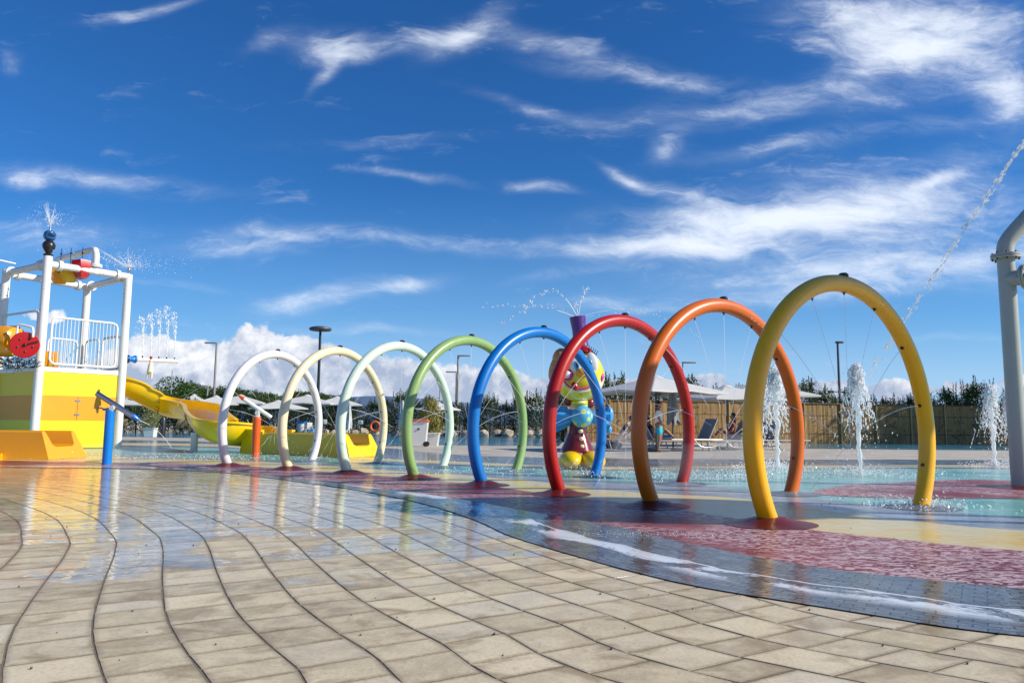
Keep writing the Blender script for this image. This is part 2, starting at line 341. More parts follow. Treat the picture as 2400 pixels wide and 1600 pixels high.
def guttermat():
    mm, t, b = mat('channel_blocks'); uvn = t.new('ShaderNodeUVMap').outputs[0]; g = t.new('ShaderNodeNewGeometry').outputs['Position']
    br = t.new('ShaderNodeTexBrick'); t.put(br.inputs['Vector'], uvn); br.inputs['Scale'].default_value = 1.0
    br.inputs['Brick Width'].default_value = .11; br.inputs['Row Height'].default_value = .055; br.inputs['Mortar Size'].default_value = .004
    br.inputs['Color1'].default_value = (.10, .10, .10, 1); br.inputs['Color2'].default_value = (.19, .19, .185, 1); br.inputs['Mortar'].default_value = (.02, .02, .022, 1)
    nrm, a, a2, big = wetnormal(t, b, .008, .3, 5.0, coord=t.vmap(uvn, scale=(.6, 1.8, 1)))
    sp = t.new('ShaderNodeSeparateXYZ'); t.put(sp.inputs[0], uvn); u, v = sp.outputs[0], sp.outputs[1]
    fo, _ = t.noise(t.vmap(uvn, scale=(1.0, 2.2, 1)), 1.1, 7, .55, .9)
    fine, _ = t.noise(t.vmap(uvn, scale=(1, 2.5, 1)), 22, 5, .7, .6)
    lw, _ = t.noise(t.vmap(uvn, scale=(1, 0, 0)), 1.5, 4, .5)
    # breaking lip of water: thin white line wandering along the channel
    vv = t.math('SUBTRACT', t.math('ADD', .52, t.math('MULTIPLY', t.math('SUBTRACT', lw, .5), .34)), v)
    line = t.math('SUBTRACT', 1.0, t.smooth(t.math('ABSOLUTE', vv), .003, .018))
    inside = t.math('MULTIPLY', t.smooth(vv, -.02, .03), t.math('SUBTRACT', 1.0, t.smooth(vv, .14, .34)))
    patch = t.math('MULTIPLY', inside, t.smooth(t.math('ADD', fo, t.math('MULTIPLY', t.math('SUBTRACT', fine, .5), .22)), .47, .535))
    foam = t.math('MAXIMUM', t.math('MULTIPLY', line, t.smooth(fine, .22, .40)), t.math('MULTIPLY', patch, .95), clamp=True)
    c = t.mix(foam, br.outputs[0], (.86, .88, .90))
    t.put(b.inputs['Base Color'], c); b.inputs['Roughness'].default_value = .5
    b.inputs['Coat Weight'].default_value = .75; b.inputs['Coat IOR'].default_value = 1.33; b.inputs['Coat Roughness'].default_value = .03; b.inputs['Specular IOR Level'].default_value = .2; t.put(b.inputs['Coat Normal'], nrm)
    return mm
M['gutter'] = guttermat()
def poolmat():
    mm, t, b = mat('pool_water'); g = t.new('ShaderNodeNewGeometry').outputs['Position']
    a, _ = t.noise(g, 1.2, 5, .6, .5)
    t.put(b.inputs['Base Color'], t.ramp(a, [(.35, (.02, .12, .17)), (.6, (.06, .30, .40))])); b.inputs['Roughness'].default_value = .08
    bp = t.new('ShaderNodeBump'); bp.inputs['Distance'].default_value = .12; t.put(bp.inputs['Height'], a); t.put(b.inputs['Normal'], bp.outputs[0]); return mm
M['pool'] = poolmat()
def reedmat():
    mm, t, b = mat('reed_screen'); tc = t.new('ShaderNodeTexCoord').outputs['Object']
    a, _ = t.noise(t.vmap(tc, scale=(28, 28, 1.2)), 1.0, 4, .7); f, _ = t.noise(tc, .9, 5, .6)
    s_ = t.new('ShaderNodeSeparateXYZ'); t.put(s_.inputs[0], tc)
    wire = t.math('SUBTRACT', 1.0, t.smooth(t.math('ABSOLUTE', t.math('SUBTRACT', t.math('FRACT', t.math('MULTIPLY', s_.outputs[2], 1.0)), .5)), .01, .035))
    c = t.ramp(a, [(.3, (.14, .08, .025)), (.5, (.33, .19, .065)), (.75, (.54, .33, .12))])
    c = t.mix(t.math('MULTIPLY', t.smooth(f, .4, .7), .35), c, (.22, .15, .08)); c = t.mix(t.math('MULTIPLY', wire, .8), c, (.07, .045, .025))
    t.put(b.inputs['Base Color'], c); b.inputs['Roughness'].default_value = .8
    bp = t.new('ShaderNodeBump'); bp.inputs['Distance'].default_value = .03; t.put(bp.inputs['Height'], a); t.put(b.inputs['Normal'], bp.outputs[0]); return mm
M['reed'] = reedmat()
def rockmat():
    mm, t, b = mat('boulders'); P = t.new('ShaderNodeNewGeometry').outputs['Position']; oi = t.new('ShaderNodeObjectInfo').outputs['Random']
    a, _ = t.noise(P, 3, 6, .65)
    c = t.mix(t.smooth(a, .35, .65), (.24, .17, .10), (.52, .41, .29)); c = t.mix(t.math('MULTIPLY', oi, .6), c, (.50, .47, .42))
    t.put(b.inputs['Base Color'], c); b.inputs['Roughness'].default_value = .85
    bp = t.new('ShaderNodeBump'); bp.inputs['Distance'].default_value = .1; t.put(bp.inputs['Height'], a); t.put(b.inputs['Normal'], bp.outputs[0]); return mm
M['rock'] = rockmat()
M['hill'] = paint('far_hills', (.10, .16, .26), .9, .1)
M['ground'] = paint('far_ground', (.22, .20, .15), .9, .3)
M['bark'] = paint('bark', (.10, .07, .045), .9, .3, .4, scale=6)
def mistmat(d):
    mm = bpy.data.materials.new('mist'); mm.use_nodes = True; t = NT(mm.node_tree); t.n.clear(); o = t.new('ShaderNodeOutputMaterial')
    v = t.new('ShaderNodeVolumePrincipled'); v.inputs['Color'].default_value = (.97, .98, 1, 1); v.inputs['Density'].default_value = d; v.inputs['Anisotropy'].default_value = .2
    t.l.new(v.outputs[0], o.inputs[1]); return mm
# ------------------------------------------------------------------ mesh builder
def frame(d, ref=Vector((0, 0, 1))):
    d = d.normalized()
    if abs(d.dot(ref)) > .98: ref = Vector((1, 0, 0)) if abs(d.x) < .9 else Vector((0, 1, 0))
    a = d.cross(ref).normalized(); b = d.cross(a).normalized()
    return a, b
class MB:
    def __init__(s): s.v = []; s.f = []; s.uv = None; s.wet = None
    def add(s, vs, fs):
        o = len(s.v); s.v += [Vector(x) for x in vs]; s.f += [tuple(i + o for i in f) for f in fs]; return s
    def tube(s, path, r, n=14, caps=True, closed=False):
        path = [Vector(p) for p in path]; N = len(path); rr = r if isinstance(r, (list, tuple)) else [r] * N
        vs = []; prev = None
        for i, p in enumerate(path):
            if closed: d = path[(i + 1) % N] - path[i - 1]
            else: d = path[min(i + 1, N - 1)] - path[max(i - 1, 0)]
            d.normalize()
            if prev is None: a, b = frame(d)
            else:
                a = prev - d * prev.dot(d); a.normalize(); b = d.cross(a)
            prev = a
            for j in range(n):
                t = 2 * math.pi * j / n; vs.append(p + (a * math.cos(t) + b * math.sin(t)) * rr[i])
        fs = []
        for i in range(N if closed else N - 1):
            for j in range(n):
                k2 = (i + 1) % N; fs.append((i * n + j, i * n + (j + 1) % n, k2 * n + (j + 1) % n, k2 * n + j))
        if caps and not closed:
            fs.append(tuple(range(n - 1, -1, -1))); fs.append(tuple((N - 1) * n + j for j in range(n)))
        return s.add(vs, fs)
    def cyl(s, a, b, r, n=14, r2=None): return s.tube([a, b], [r, r if r2 is None else r2], n)
    def lathe(s, prof, o=(0, 0, 0), d=(0, 0, 1), n=18):
        o = Vector(o); d = Vector(d).normalized(); a, b = frame(d); vs = []
        for r, h in prof:
            for j in range(n):
                t = 2 * math.pi * j / n; vs.append(o + d * h + (a * math.cos(t) + b * math.sin(t)) * max(r, 1e-4))
        fs = [(i * n + j, i * n + (j + 1) % n, (i + 1) * n + (j + 1) % n, (i + 1) * n + j) for i in range(len(prof) - 1) for j in range(n)]
        fs.append(tuple(range(n - 1, -1, -1))); fs.append(tuple((len(prof) - 1) * n + j for j in range(n)))
        return s.add(vs, fs)
    def box(s, c, size, rz=0.0, bev=0.0, mat3=None):
        bm = bmesh.new(); bmesh.ops.create_cube(bm, size=1)
        for v in bm.verts: v.co = Vector((v.co.x * size[0], v.co.y * size[1], v.co.z * size[2]))
        if bev: bmesh.ops.bevel(bm, geom=bm.edges[:] , offset=bev, segments=2, affect='EDGES', profile=.6)
        q = mat3 or Matrix.Rotation(rz, 3, 'Z'); c = Vector(c)
        bm.verts.index_update()
        s.add([c + q @ v.co for v in bm.verts], [tuple(v.index for v in f.verts) for f in bm.faces]); bm.free(); return s
    def ball(s, c, r, n=14, mm=8, q=None, noise=0.0, rnd=None):
        if not isinstance(r, (tuple, list)): r = (r, r, r)
        c = Vector(c); vs = [Vector((0, 0, r[2]))]
        for i in range(1, mm):
            p = math.pi * i / mm
            for j in range(n):
                t = 2 * math.pi * j / n; vs.append(Vector((r[0] * math.sin(p) * math.cos(t), r[1] * math.sin(p) * math.sin(t), r[2] * math.cos(p))))
        vs.append(Vector((0, 0, -r[2])))
        if noise: vs = [v * (1 + rnd.uniform(-noise, noise)) for v in vs]
        if q is not None: vs = [q @ v for v in vs]
        fs = [(0, 1 + j, 1 + (j + 1) % n) for j in range(n)]
        for i in range(mm - 2):
            for j in range(n): fs.append((1 + i * n + j, 1 + (i + 1) * n + j, 1 + (i + 1) * n + (j + 1) % n, 1 + i * n + (j + 1) % n))
        L = len(vs) - 1; o = 1 + (mm - 2) * n
        fs += [(o + j, L, o + (j + 1) % n) for j in range(n)]
        return s.add([c + v for v in vs], fs)
    def drop(s, c, r, d=None, st=1.0):
        c = Vector(c); d = (d or Vector((0, 0, 1))).normalized(); a, b = frame(d)
        vs = [c + a * r, c + b * r, c - a * r, c - b * r, c + d * r * st, c - d * r * st]
        return s.add(vs, [(0, 1, 4), (1, 2, 4), (2, 3, 4), (3, 0, 4), (1, 0, 5), (2, 1, 5), (3, 2, 5), (0, 3, 5)])
    def sweep(s, prof, path, caps=True, ref=Vector((0, 0, 1))):
        """closed 2D profile (side, up) swept along a path kept upright"""
        N = len(path); n = len(prof); vs = []
        for i, p in enumerate(path):
            d = path[min(i + 1, N - 1)] - path[max(i - 1, 0)]; d.normalize(); side = d.cross(ref).normalized(); u = side.cross(d).normalized()
            for a, b in prof: vs.append(p + side * a + u * b)
        fs = [(i * n + j, i * n + (j + 1) % n, (i + 1) * n + (j + 1) % n, (i + 1) * n + j) for i in range(N - 1) for j in range(n)]
        if caps: fs.append(tuple(range(n - 1, -1, -1))); fs.append(tuple((N - 1) * n + j for j in range(n)))
        return s.add(vs, fs)
    def build(s, name, mt, parent=None, smooth=True, angle=35):
        loc = Vector((0, 0, 0)); 
        if parent:
            o_ = parent
            while o_: loc = loc + o_.location; o_ = o_.parent
        me = bpy.data.meshes.new(name); me.from_pydata([v - loc for v in s.v], [], s.f); me.materials.append(mt); me.update()
        if smooth:
            me.polygons.foreach_set('use_smooth', [True] * len(me.polygons))
            bm = bmesh.new(); bm.from_mesh(me)
            bmesh.ops.recalc_face_normals(bm, faces=bm.faces)
            ca = math.radians(angle)
            for e in bm.edges:
                if len(e.link_faces) == 2 and e.calc_face_angle(0) > ca: e.smooth = False
            bm.to_mesh(me); bm.free()
        ob = bpy.data.objects.new(name, me); C.objects.link(ob); ob.parent = parent
        return ob
def tag(o, label=None, cat=None, group=None, kind=None):
    if label: o['label'] = label
    if cat: o['category'] = cat
    if group: o['group'] = group
    if kind: o['kind'] = kind
    return o
def thing(name, loc, label, cat, group=None):
    o = bpy.data.objects.new(name, None); C.objects.link(o); o.location = Vector(loc); o.empty_display_size = .2
    return tag(o, label, cat, group)
def copytree(o, parent=None):
    c = o.copy(); C.objects.link(c); c.parent = parent
    for ch in list(o.children):
        if ch.name in C.objects: copytree(ch, c)
    return c
def dup(o, loc, rz=0.0, sc=1.0, label=None):
    c = copytree(o); c.location = Vector(loc); c.rotation_euler = (0, 0, rz); c.scale = (sc, sc, sc)
    if label: c['label'] = label
    return c
def struct(name, mb, mt, smooth=False): return tag(mb.build(name, mt, None, smooth), kind='structure')
def catmull(P, n=10):
    P = [Vector(p) for p in P]; Q = [P[0] * 2 - P[1]] + P + [P[-1] * 2 - P[-2]]; out = []
    for i in range(1, len(Q) - 2):
        for k_ in range(n):
            t = k_ / n; a, b, c, d = Q[i - 1:i + 3]
            out.append(.5 * ((2 * b) + (c - a) * t + (2 * a - 5 * b + 4 * c - d) * t * t + (3 * b - a - 3 * c + d) * t ** 3))
    out.append(P[-1]); return out
def resample(P, n):
    L = [0]
    for a, b in zip(P, P[1:]): L.append(L[-1] + (b - a).length)
    out = []; j = 0
    for i in range(n):
        t = L[-1] * i / (n - 1)
        while j < len(L) - 2 and L[j + 1] < t: j += 1
        f = (t - L[j]) / max(1e-9, L[j + 1] - L[j]); out.append(P[j].lerp(P[j + 1], min(1, f)))
    return out, L[-1]
# ------------------------------------------------------------------ floor
gnd = MB().add([(-900, -60, -.06), (900, -60, -.06), (900, 1600, -.06), (-900, 1600, -.06)], [(0, 1, 2, 3)])
struct('ground', gnd, M['ground'])
Zf = 0.0
def line(pts, left=None, right=None, n=240):
    P = [G(a, b) for a, b in pts]
    if left: P = [Vector((*q, 0)) for q in left] + P
    if right: P = P + [Vector((*q, 0)) for q in right]
    return resample(catmull(P, 8), n)[0]
Lg_out = line([(0, 1095), (306, 1098), (510, 1107), (638, 1121), (765, 1138), (900, 1160), (1020, 1188), (1120, 1222), (1200, 1258), (1404, 1319), (1608, 1370), (1848, 1411), (2042, 1442), (2286, 1480)], left=[(-22, 15.5), (-15, 14.4)], right=[(2.7, 2.95), (4.2, 2.2), (7, 1.2)], n=400)
Lg_in = line([(0, 1091), (306, 1094), (510, 1102), (638, 1115), (765, 1130), (918, 1148), (1097, 1173), (1200, 1192), (1434, 1233), (1557, 1261), (1761, 1304), (1965, 1337), (2169, 1358), (2400, 1381)], left=[(-22, 15.8), (-15, 14.75)], right=[(4.2, 3.5), (8, 2.3)])
Lry = line([(0, 1078), (200, 1082), (400, 1084), (534, 1090), (678, 1098), (816, 1109), (971, 1120), (1135, 1137), (1314, 1161), (1533, 1186), (1808, 1227), (1914, 1242), (2100, 1262), (2400, 1290)], left=[(-24, 17.5), (-15, 17.2)], right=[(5.2, 4.8), (9, 4)])
Lyg = line([(160, 1066), (400, 1075), (572, 1079), (687, 1086), (900, 1101), (1051, 1110), (1280, 1130), (1400, 1146), (1558, 1157), (1706, 1165), (1837, 1180), (1990, 1203), (2156, 1222), (2400, 1242)], left=[(-24, 20), (-16, 20)], right=[(6, 6), (10, 5)])
Lgt = line([(200, 1063), (420, 1071), (572, 1075), (700, 1081), (850, 1091), (1050, 1103), (1280, 1117), (1400, 1126), (1560, 1132), (1700, 1142), (1837, 1157), (2000, 1178), (2156, 1192), (2300, 1205), (2400, 1214)], left=[(-25, 22), (-17, 21.5)], right=[(7, 7.2), (12, 6)])
TG = [(230, 1046), (400, 1047), (560, 1052), (850, 1079), (1050, 1089), (1250, 1098), (1400, 1102), (1900, 1099), (2400, 1100)]
Ltg = line(TG, left=[(-30, 27.5)], right=[(15, 13), (24, 10)])
Ly2a = line([(a, b - 3) for a, b in TG], left=[(-31, 28)], right=[(16, 13.6), (25, 10.6)])
Ly2b = line([(a, b - 9) for a, b in TG], left=[(-32, 30)], right=[(17, 15), (26, 12)])
Ldg = line([(230, 1030), (420, 1033), (560, 1037), (893, 1049), (1050, 1064), (1300, 1072), (1700, 1076), (2400, 1078)], left=[(-36, 35)], right=[(24, 20), (34, 17)])
def strip(name, A, B, mt, z=0.0):
    mb = MB(); n = len(A); kx = 6; vs = []
    for a, b in zip(A, B):
        for j in range(kx + 1): 
            p = a.lerp(b, j / kx); vs.append((p.x, p.y, z))
    fs = [(i * (kx + 1) + j, (i + 1) * (kx + 1) + j, (i + 1) * (kx + 1) + j + 1, i * (kx + 1) + j + 1) for i in range(n - 1) for j in range(kx)]
    fs = [f[::-1] for f in fs]
    mb.add(vs, fs); o = mb.build(name, mt, None, False)
    me = o.data
    if me.polygons[0].normal.z < 0: me.flip_normals()
    return tag(o, kind='structure')
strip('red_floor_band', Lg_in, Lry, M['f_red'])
strip('yellow_floor_band', Lry, Lyg, M['f_yel'])
strip('grey_floor_band', Lyg, Lgt, M['f_grey'])
strip('teal_floor_band', Lgt, Ltg, M['f_teal'])
strip('grey_floor_band', Ltg, Ly2a, M['f_dark'])
strip('yellow_floor_stripe', Ly2a, Ly2b, M['f_yel'])
strip('grey_floor_band', Ly2b, Ldg, M['f_dark'])
far = [Vector((p.x * 2.2, 70, 0)) for p in Ldg]
strip('pool_deck', Ldg, far, M['f_deck'])
# channel with UVs along its length
def gutter():
    A = resample(Lg_out, 240)[0]; B, L = resample(Lg_in, 240)
    # match each outer point to nearest inner arc position by parameter
    n = 240; kx = 8; vs = []; uvs = []; acc = 0
    for i in range(n):
        if i: acc += (A[i] - A[i - 1]).length
        a, b = A[i], min(Lg_in, key=lambda q: (q - A[i]).length)
        wd = (b - a).length
        for j in range(kx + 1):
            t = j / kx; p = a.lerp(b, t); vs.append((p.x, p.y, .006)); uvs.append((acc, t * max(wd, .3)))
    fs = [(i * (kx + 1) + j, i * (kx + 1) + j + 1, (i + 1) * (kx + 1) + j + 1, (i + 1) * (kx + 1) + j) for i in range(n - 1) for j in range(kx)]
    mb = MB().add(vs, fs); o = mb.build('drain_channel', M['gutter'], None, False); me = o.data
    ul = me.uv_layers.new(name='UVMap')
    for lp in me.loops: ul.data[lp.index].uv = uvs[lp.vertex_index]
    me.polygons.foreach_set('use_smooth', [True] * len(me.polygons))
    if me.polygons[len(me.polygons) // 2].normal.z < 0: me.flip_normals()
    tag(o, kind='structure')
gutter()
under = MB().add([(-60, -8, -.0022), (60, -8, -.0022), (60, 17, -.0022), (-60, 17, -.0022)], [(0, 1, 2, 3)]); struct('joint_bed', under, M['grout'])
# pavers: courses laid parallel to the channel
def pavers():
    rnd = random.Random(4); wd = .285; gap = .0105; ch = .0025; n0 = Vector((-.85, -.53, 0)).normalized()
    base = resample(Lg_out, 1200)[0]; 
    # smoothed normals pointing to the camera side
    nor = []
    for i in range(1200):
        a = base[max(0, i - 25)]; b = base[min(1199, i + 25)]; d = (b - a).normalized(); nor.append(Vector((d.y, -d.x, 0)) if True else None)
    if nor[600].dot(Vector((0, 0, 0)) - base[600]) < 0: nor = [-x for x in nor]
    nor = [n0] * 1200; vs = []
    Cc0 = [(-22, 12.8), (-15, 12.0), (-10, 11.2), (-7.8, 10.5), (-5.9, 9.35), (-3.84, 7.39), (-2.79, 5.97), (-2.38, 5.25), (-1.89, 4.19), (-1.51, 3.41), (-1.21, 2.91), (-.98, 2.57), (-.82, 2.25), (-.58, 1.98), (-.25, 1.72), (.1, 1.45), (.6, 1.05), (2, .2)]
    base = resample(catmull([Vector((a, b, 0)) - n0 * wd * 15 for a, b in Cc0], 10), 1200)[0]
    chan = [Vector((p.x, p.y, 0)) for p in resample(Lg_out, 400)[0]]
    def beyond(p):      # true when the point lies past the middle of the channel
        i = min(range(0, 400, 2), key=lambda j: (chan[j] - p).length_squared); i = max(1, min(398, i))
        d = (chan[i + 1] - chan[i - 1]).normalized(); nn = Vector((-d.y, d.x, 0)); return (p - chan[i]).dot(nn) > .12
    vs = []; fs = []; wet = []; edge = []
    def pt(cv, L, s_):
        s_ = max(0, min(L[-1] - 1e-6, s_)); lo, hi = 0, len(L) - 1
        while hi - lo > 1:
            md = (lo + hi) // 2
            if L[md] <= s_: lo = md
            else: hi = md
        return cv[lo].lerp(cv[hi], (s_ - L[lo]) / max(1e-9, L[hi] - L[lo]))
    for k_ in range(46):
        o1 = k_ * wd + gap / 2; o2 = (k_ + 1) * wd - gap / 2
        c1 = [b + n * o1 for b, n in zip(base, nor)]; c2 = [b + n * o2 for b, n in zip(base, nor)]
        i = 0; s_ = 0; L = [0]
        mid = [(a + b) / 2 for a, b in zip(c1, c2)]
        for a, b in zip(mid, mid[1:]): L.append(L[-1] + (b - a).length)
        s_ = rnd.uniform(0, .3)
        while s_ < L[-1]:
            ln = rnd.choice([.19, .22, .24, .28, .28, .33]); 
            p0 = pt(mid, L, s_); 
            if -16 < p0.x < 6 and 1.2 < p0.y < 17:
                e = s_ + ln - gap * 1.25
                A = pt(c1, L, s_); B = pt(c1, L, e); Cc = pt(c2, L, e); Dd = pt(c2, L, s_)
                cen = (A + B + Cc + Dd) / 4; zt = rnd.uniform(-.0005, .0005)
                tx, ty = rnd.uniform(-.0025, .0025), rnd.uniform(-.0025, .0025)
                o = len(vs); Q = [A, B, Cc, Dd]
                if not beyond(cen) and all((q - cen).length > .03 for q in Q) and (A - B).length > .05:
                    ins = []
                    for q in Q:
                        d = cen - q; ins.append(q + d.normalized() * .0006)
                    for q in Q: vs.append((q.x, q.y, -.02))
                    for q in Q: vs.append((q.x + rnd.uniform(-.002, .002), q.y + rnd.uniform(-.002, .002), -.0004 + zt))
                    for q in ins: 
                        dd = q - cen; vs.append((q.x, q.y, zt + dd.x * tx + dd.y * ty))
                    for a in (0, 4):
                        for j in range(4): fs.append((o + a + j, o + a + (j + 1) % 4, o + a + 4 + (j + 1) % 4, o + a + 4 + j))
                    for q in Q:
                        d_in = cen - q; q3 = q + d_in.normalized() * min(.034, d_in.length * .4); d3 = q3 - cen; vs.append((q3.x, q3.y, zt + d3.x * tx + d3.y * ty))
                    for j in range(4): fs.append((o + 8 + j, o + 8 + (j + 1) % 4, o + 12 + (j + 1) % 4, o + 12 + j))
                    fs.append((o + 12, o + 13, o + 14, o + 15)); edge += [1] * 12 + [0] * 4
                    off = k_ * wd
                    # the film of water spreads over the far left paving and next to the channel
                    wv2 = 1.25 - max(0, (7.8 - cen.y)) / 3.6
                    wet += [max(0, min(1.5, wv2))] * 16
            s_ += ln
    mb = MB().add(vs, fs); o = mb.build('paving', M['paver'], None, False)
    me = o.data
    bm = bmesh.new(); bm.from_mesh(me); bmesh.ops.recalc_face_normals(bm, faces=bm.faces); bm.to_mesh(me); bm.free()
    at = me.attributes.new('wet', 'FLOAT', 'POINT'); at.data.foreach_set('value', wet)
    ae = me.attributes.new('edge', 'FLOAT', 'POINT'); ae.data.foreach_set('value', edge)
    tag(o, kind='structure')
pavers()
gr = MB(); rg = random.Random(12)
for _ in range(150):
    p = Vector((rg.uniform(-5, 3), rg.uniform(2.3, 7), .003)); gr.ball(p, (rg.uniform(.0015, .006),) * 3, 6, 4, noise=.3, rnd=rg)
tag(gr.build('grit', M['dkgrey'], None), 'scattered dark grit on the stone paving', 'grit', None, 'stuff')
# red island and spot
def patch(name, cx, cy, sx, sy, mt, z=.004, n=60, rnd=random.Random(3)):
    ph = [rnd.uniform(0, 6.28) for _ in range(4)]
    c = G(cx, cy); P = []
    for i in range(n):
        t = 2 * math.pi * i / n; q = 1 + .10 * math.sin(2 * t + ph[0]) + .07 * math.sin(3 * t + ph[1]) + .03 * math.sin(7 * t + ph[2])
        g = G(cx + sx * math.cos(t) * q, cy - sy * math.sin(t) * q); P.append((g.x, g.y, z))
    mb = MB().add([(c.x, c.y, z)] + P, [(0, 1 + i, 1 + (i + 1) % n) for i in range(n)]); o = mb.build(name, mt, None, False)
    if o.data.polygons[0].normal.z < 0: o.data.flip_normals()
    tag(o, kind='structure')
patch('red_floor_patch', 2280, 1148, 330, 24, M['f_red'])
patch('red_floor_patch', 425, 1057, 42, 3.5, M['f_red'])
# pools
def quad(name, pts, mt, z):
    P = [G(a, b) for a, b in pts]; mb = MB().add([(p.x, p.y, z) for p in P], [tuple(range(len(P)))]); o = mb.build(name, mt, None, False)
    if o.data.polygons[0].normal.z < 0: o.data.flip_normals()
    return tag(o, kind='structure')
quad('pool_water', [(-100, 1019), (280, 1023), (650, 1030), (900, 1042), (1310, 1045), (1330, 1023), (1000, 1019), (650, 1013), (280, 1010), (-100, 1006)], M['pool'], .004)
quad('pool_water', [(1880, 1051), (2200, 1054), (2600, 1056), (2600, 1042), (2200, 1040), (1880, 1038)], M['pool'], .004)
def kerb(name, pts, h, wth, mt):
    P = [G(a, b) for a, b in pts]; mb = MB(); mb.sweep([(-wth / 2, .005), (wth / 2, .005), (wth / 2, h), (-wth / 2, h)], P); struct(name, mb, mt)
kerb('pool_coping', [(-100, 1005), (280, 1009), (650, 1012), (1000, 1018), (1330, 1022)], .18, .5, M['f_deck'])
kerb('pool_coping', [(1880, 1037), (2200, 1039), (2600, 1041)], .12, .4, M['f_deck'])
# far hills
rnd = random.Random(8); mb = MB(); n = 160; vs = []
for i in range(n + 1):
    x = -1500 + 3000 * i / n; hh = 46 + 14 * math.sin(i * .11) + 7 * math.sin(i * .31 + 1) + rnd.uniform(-1, 1)
    hh *= 1.0 if x < -150 else max(.35, 1 - (x + 150) / 500)
    vs += [(x, 1500, -1), (x, 1650, hh), (x, 1900, -1)]
fs = []
for i in range(n):
    for j in range(2): fs.append((i * 3 + j, (i + 1) * 3 + j, (i + 1) * 3 + j + 1, i * 3 + j + 1))
struct('distant_hills', mb.add(vs, fs), M['hill'])
# ------------------------------------------------------------------ hoops
HR, HZ, HT = 1.5230, .7790, .0850
HO = [('white', -5.019, 16.003, 1.185), ('cream', -3.479, 15.104, 1.097), ('mint', -2.071, 14.054, 1.002), ('green', -.706, 12.984, .916),
      ('blue', .501, 11.75, .82), ('red', 1.575, 10.359, .755), ('orange', 2.56, 8.97, .662), ('yellow', 3.37, 7.511, .611)]
HLAB = {'white': 'white hoop at the far left end of the row', 'cream': 'cream coloured hoop next to the white one', 'mint': 'pale mint hoop between the cream and green ones',
        'green': 'light green hoop between the mint and blue ones', 'blue': 'bright blue hoop between the green and red ones', 'red': 'red hoop standing in front of the clown figure',
        'orange': 'orange hoop between the red and yellow ones', 'yellow': 'large yellow hoop nearest the camera'}
JL = {90: 'top', 67: 'upper right', 113: 'upper left', 41: 'right shoulder', 139: 'left shoulder', 13: 'right side', 167: 'left side'}
hoop_end = math.asin(-HZ / HR)
def mound(c, r, h, mt, seed):
    rr = random.Random(seed); mb = MB(); vs = [(c.x, c.y, c.z + h)]; n = 28; prof = [(.2, .97), (.35, .82), (.55, .45), (.75, .14), (1.0, 0.002 / h)]
    for q, hh in prof:
        for j in range(n):
            t = 2 * math.pi * j / n; w_ = q * r * (1 + .06 * math.sin(2 * t + seed)); vs.append((c.x + w_ * math.cos(t), c.y + w_ * math.sin(t), .002 + h * hh))
    fs = [(0, 1 + j, 1 + (j + 1) % n) for j in range(n)]
    for i in range(4):
        for j in range(n): fs.append((1 + i * n + j, 1 + (i + 1) * n + j, 1 + (i + 1) * n + (j + 1) % n, 1 + i * n + (j + 1) % n))
    o = mb.add(vs, fs).build('floor_mound', mt, None, True, 80); tag(o, kind='structure')
for hi, (cn, cx, cy, th) in enumerate(HO):
    tt = Vector((math.cos(th), math.sin(th), 0)); c = Vector((cx, cy, HZ)); base = Vector((cx, cy, 0)); nrmv = Vector((-tt.y, tt.x, 0))
    def hp(a, r=HR): return c + tt * (r * math.cos(a)) + Vector((0, 0, r * math.sin(a)))
    root = thing('water_hoop', base, HLAB[cn], 'water hoop', 'hoops of the spray tunnel')
    a0 = hoop_end - .05; a1 = math.pi - a0
    path = [hp(a0 + (a1 - a0) * i / 96) for i in range(97)]
    MB().tube(path, HT, 28).build('hoop_tube', M['hoop_' + cn], root)
    cap = MB().lathe([(.05, 0), (.05, .025), (.035, .04), (.012, .045)], hp(math.pi / 2, HR + HT - .012), (0, 0, 1), 16).build('top_cap', M['black'], root)
    angs = [90, 67, 113, 41, 139, 13, 167, -13, 193]
    for a in angs:
        p = hp(R(a), HR - HT + .008); d = (c - hp(R(a))).normalized()
        MB().lathe([(.020, 0), (.020, .012), (.010, .014), (.008, .034)], p, d, 10).build('nozzle', M['black'], root)
    for a in angs[:7]:
        p = hp(R(a), HR - HT - .02); rr = random.Random(int(a * 7 + hi * 13)); 
        d = (c + Vector((0, 0, .25)) - p).normalized(); sp = 5.2 + rr.uniform(-.4, .8); v0 = d * sp
        pts = []; t = 0
        while t < .75:
            q = p + v0 * t + Vector((0, 0, -4.9 * t * t)); 
            if q.z < .02 or (q - p).length > 2.5: break
            pts.append(q); t += .012
        if len(pts) > 3:
            L = len(pts); mb = MB(); r0 = .0042 if a not in (90, 67, 113) else .0032
            # whole jet near the nozzle, breaking into streaks and drops further on
            cut = int(L * rr.uniform(.5, .68)); mb.tube(pts[:cut], [r0 * (1 - .35 * i / cut) for i in range(cut)], 5)
            i = cut
            while i < L - 3:
                ln = rr.choice([1, 2, 3]); j = min(L - 1, i + ln); sp_ = .02 * (i - cut) / L
                off = Vector((rr.gauss(0, 1), rr.gauss(0, 1), rr.gauss(0, 1))) * sp_
                mb.tube([pts[i] + off, (pts[i] + pts[j]) / 2 + off, pts[j] + off], [r0 * .3, r0 * .8, r0 * .3], 4); i = j + rr.choice([0, 1, 1, 2])
            tag(mb.build('water_jet', M['jet'], None), 'thin water jet from the %s nozzle of the %s hoop' % (JL[a], cn), 'water jet', 'thin jets inside the hoops')
    hw = math.sqrt(HR ** 2 - HZ ** 2)
    mound(base - tt * hw, .40, .07, M['mound'], hi); mound(base + tt * hw, .38, .035, M['mound2'], hi + 20)
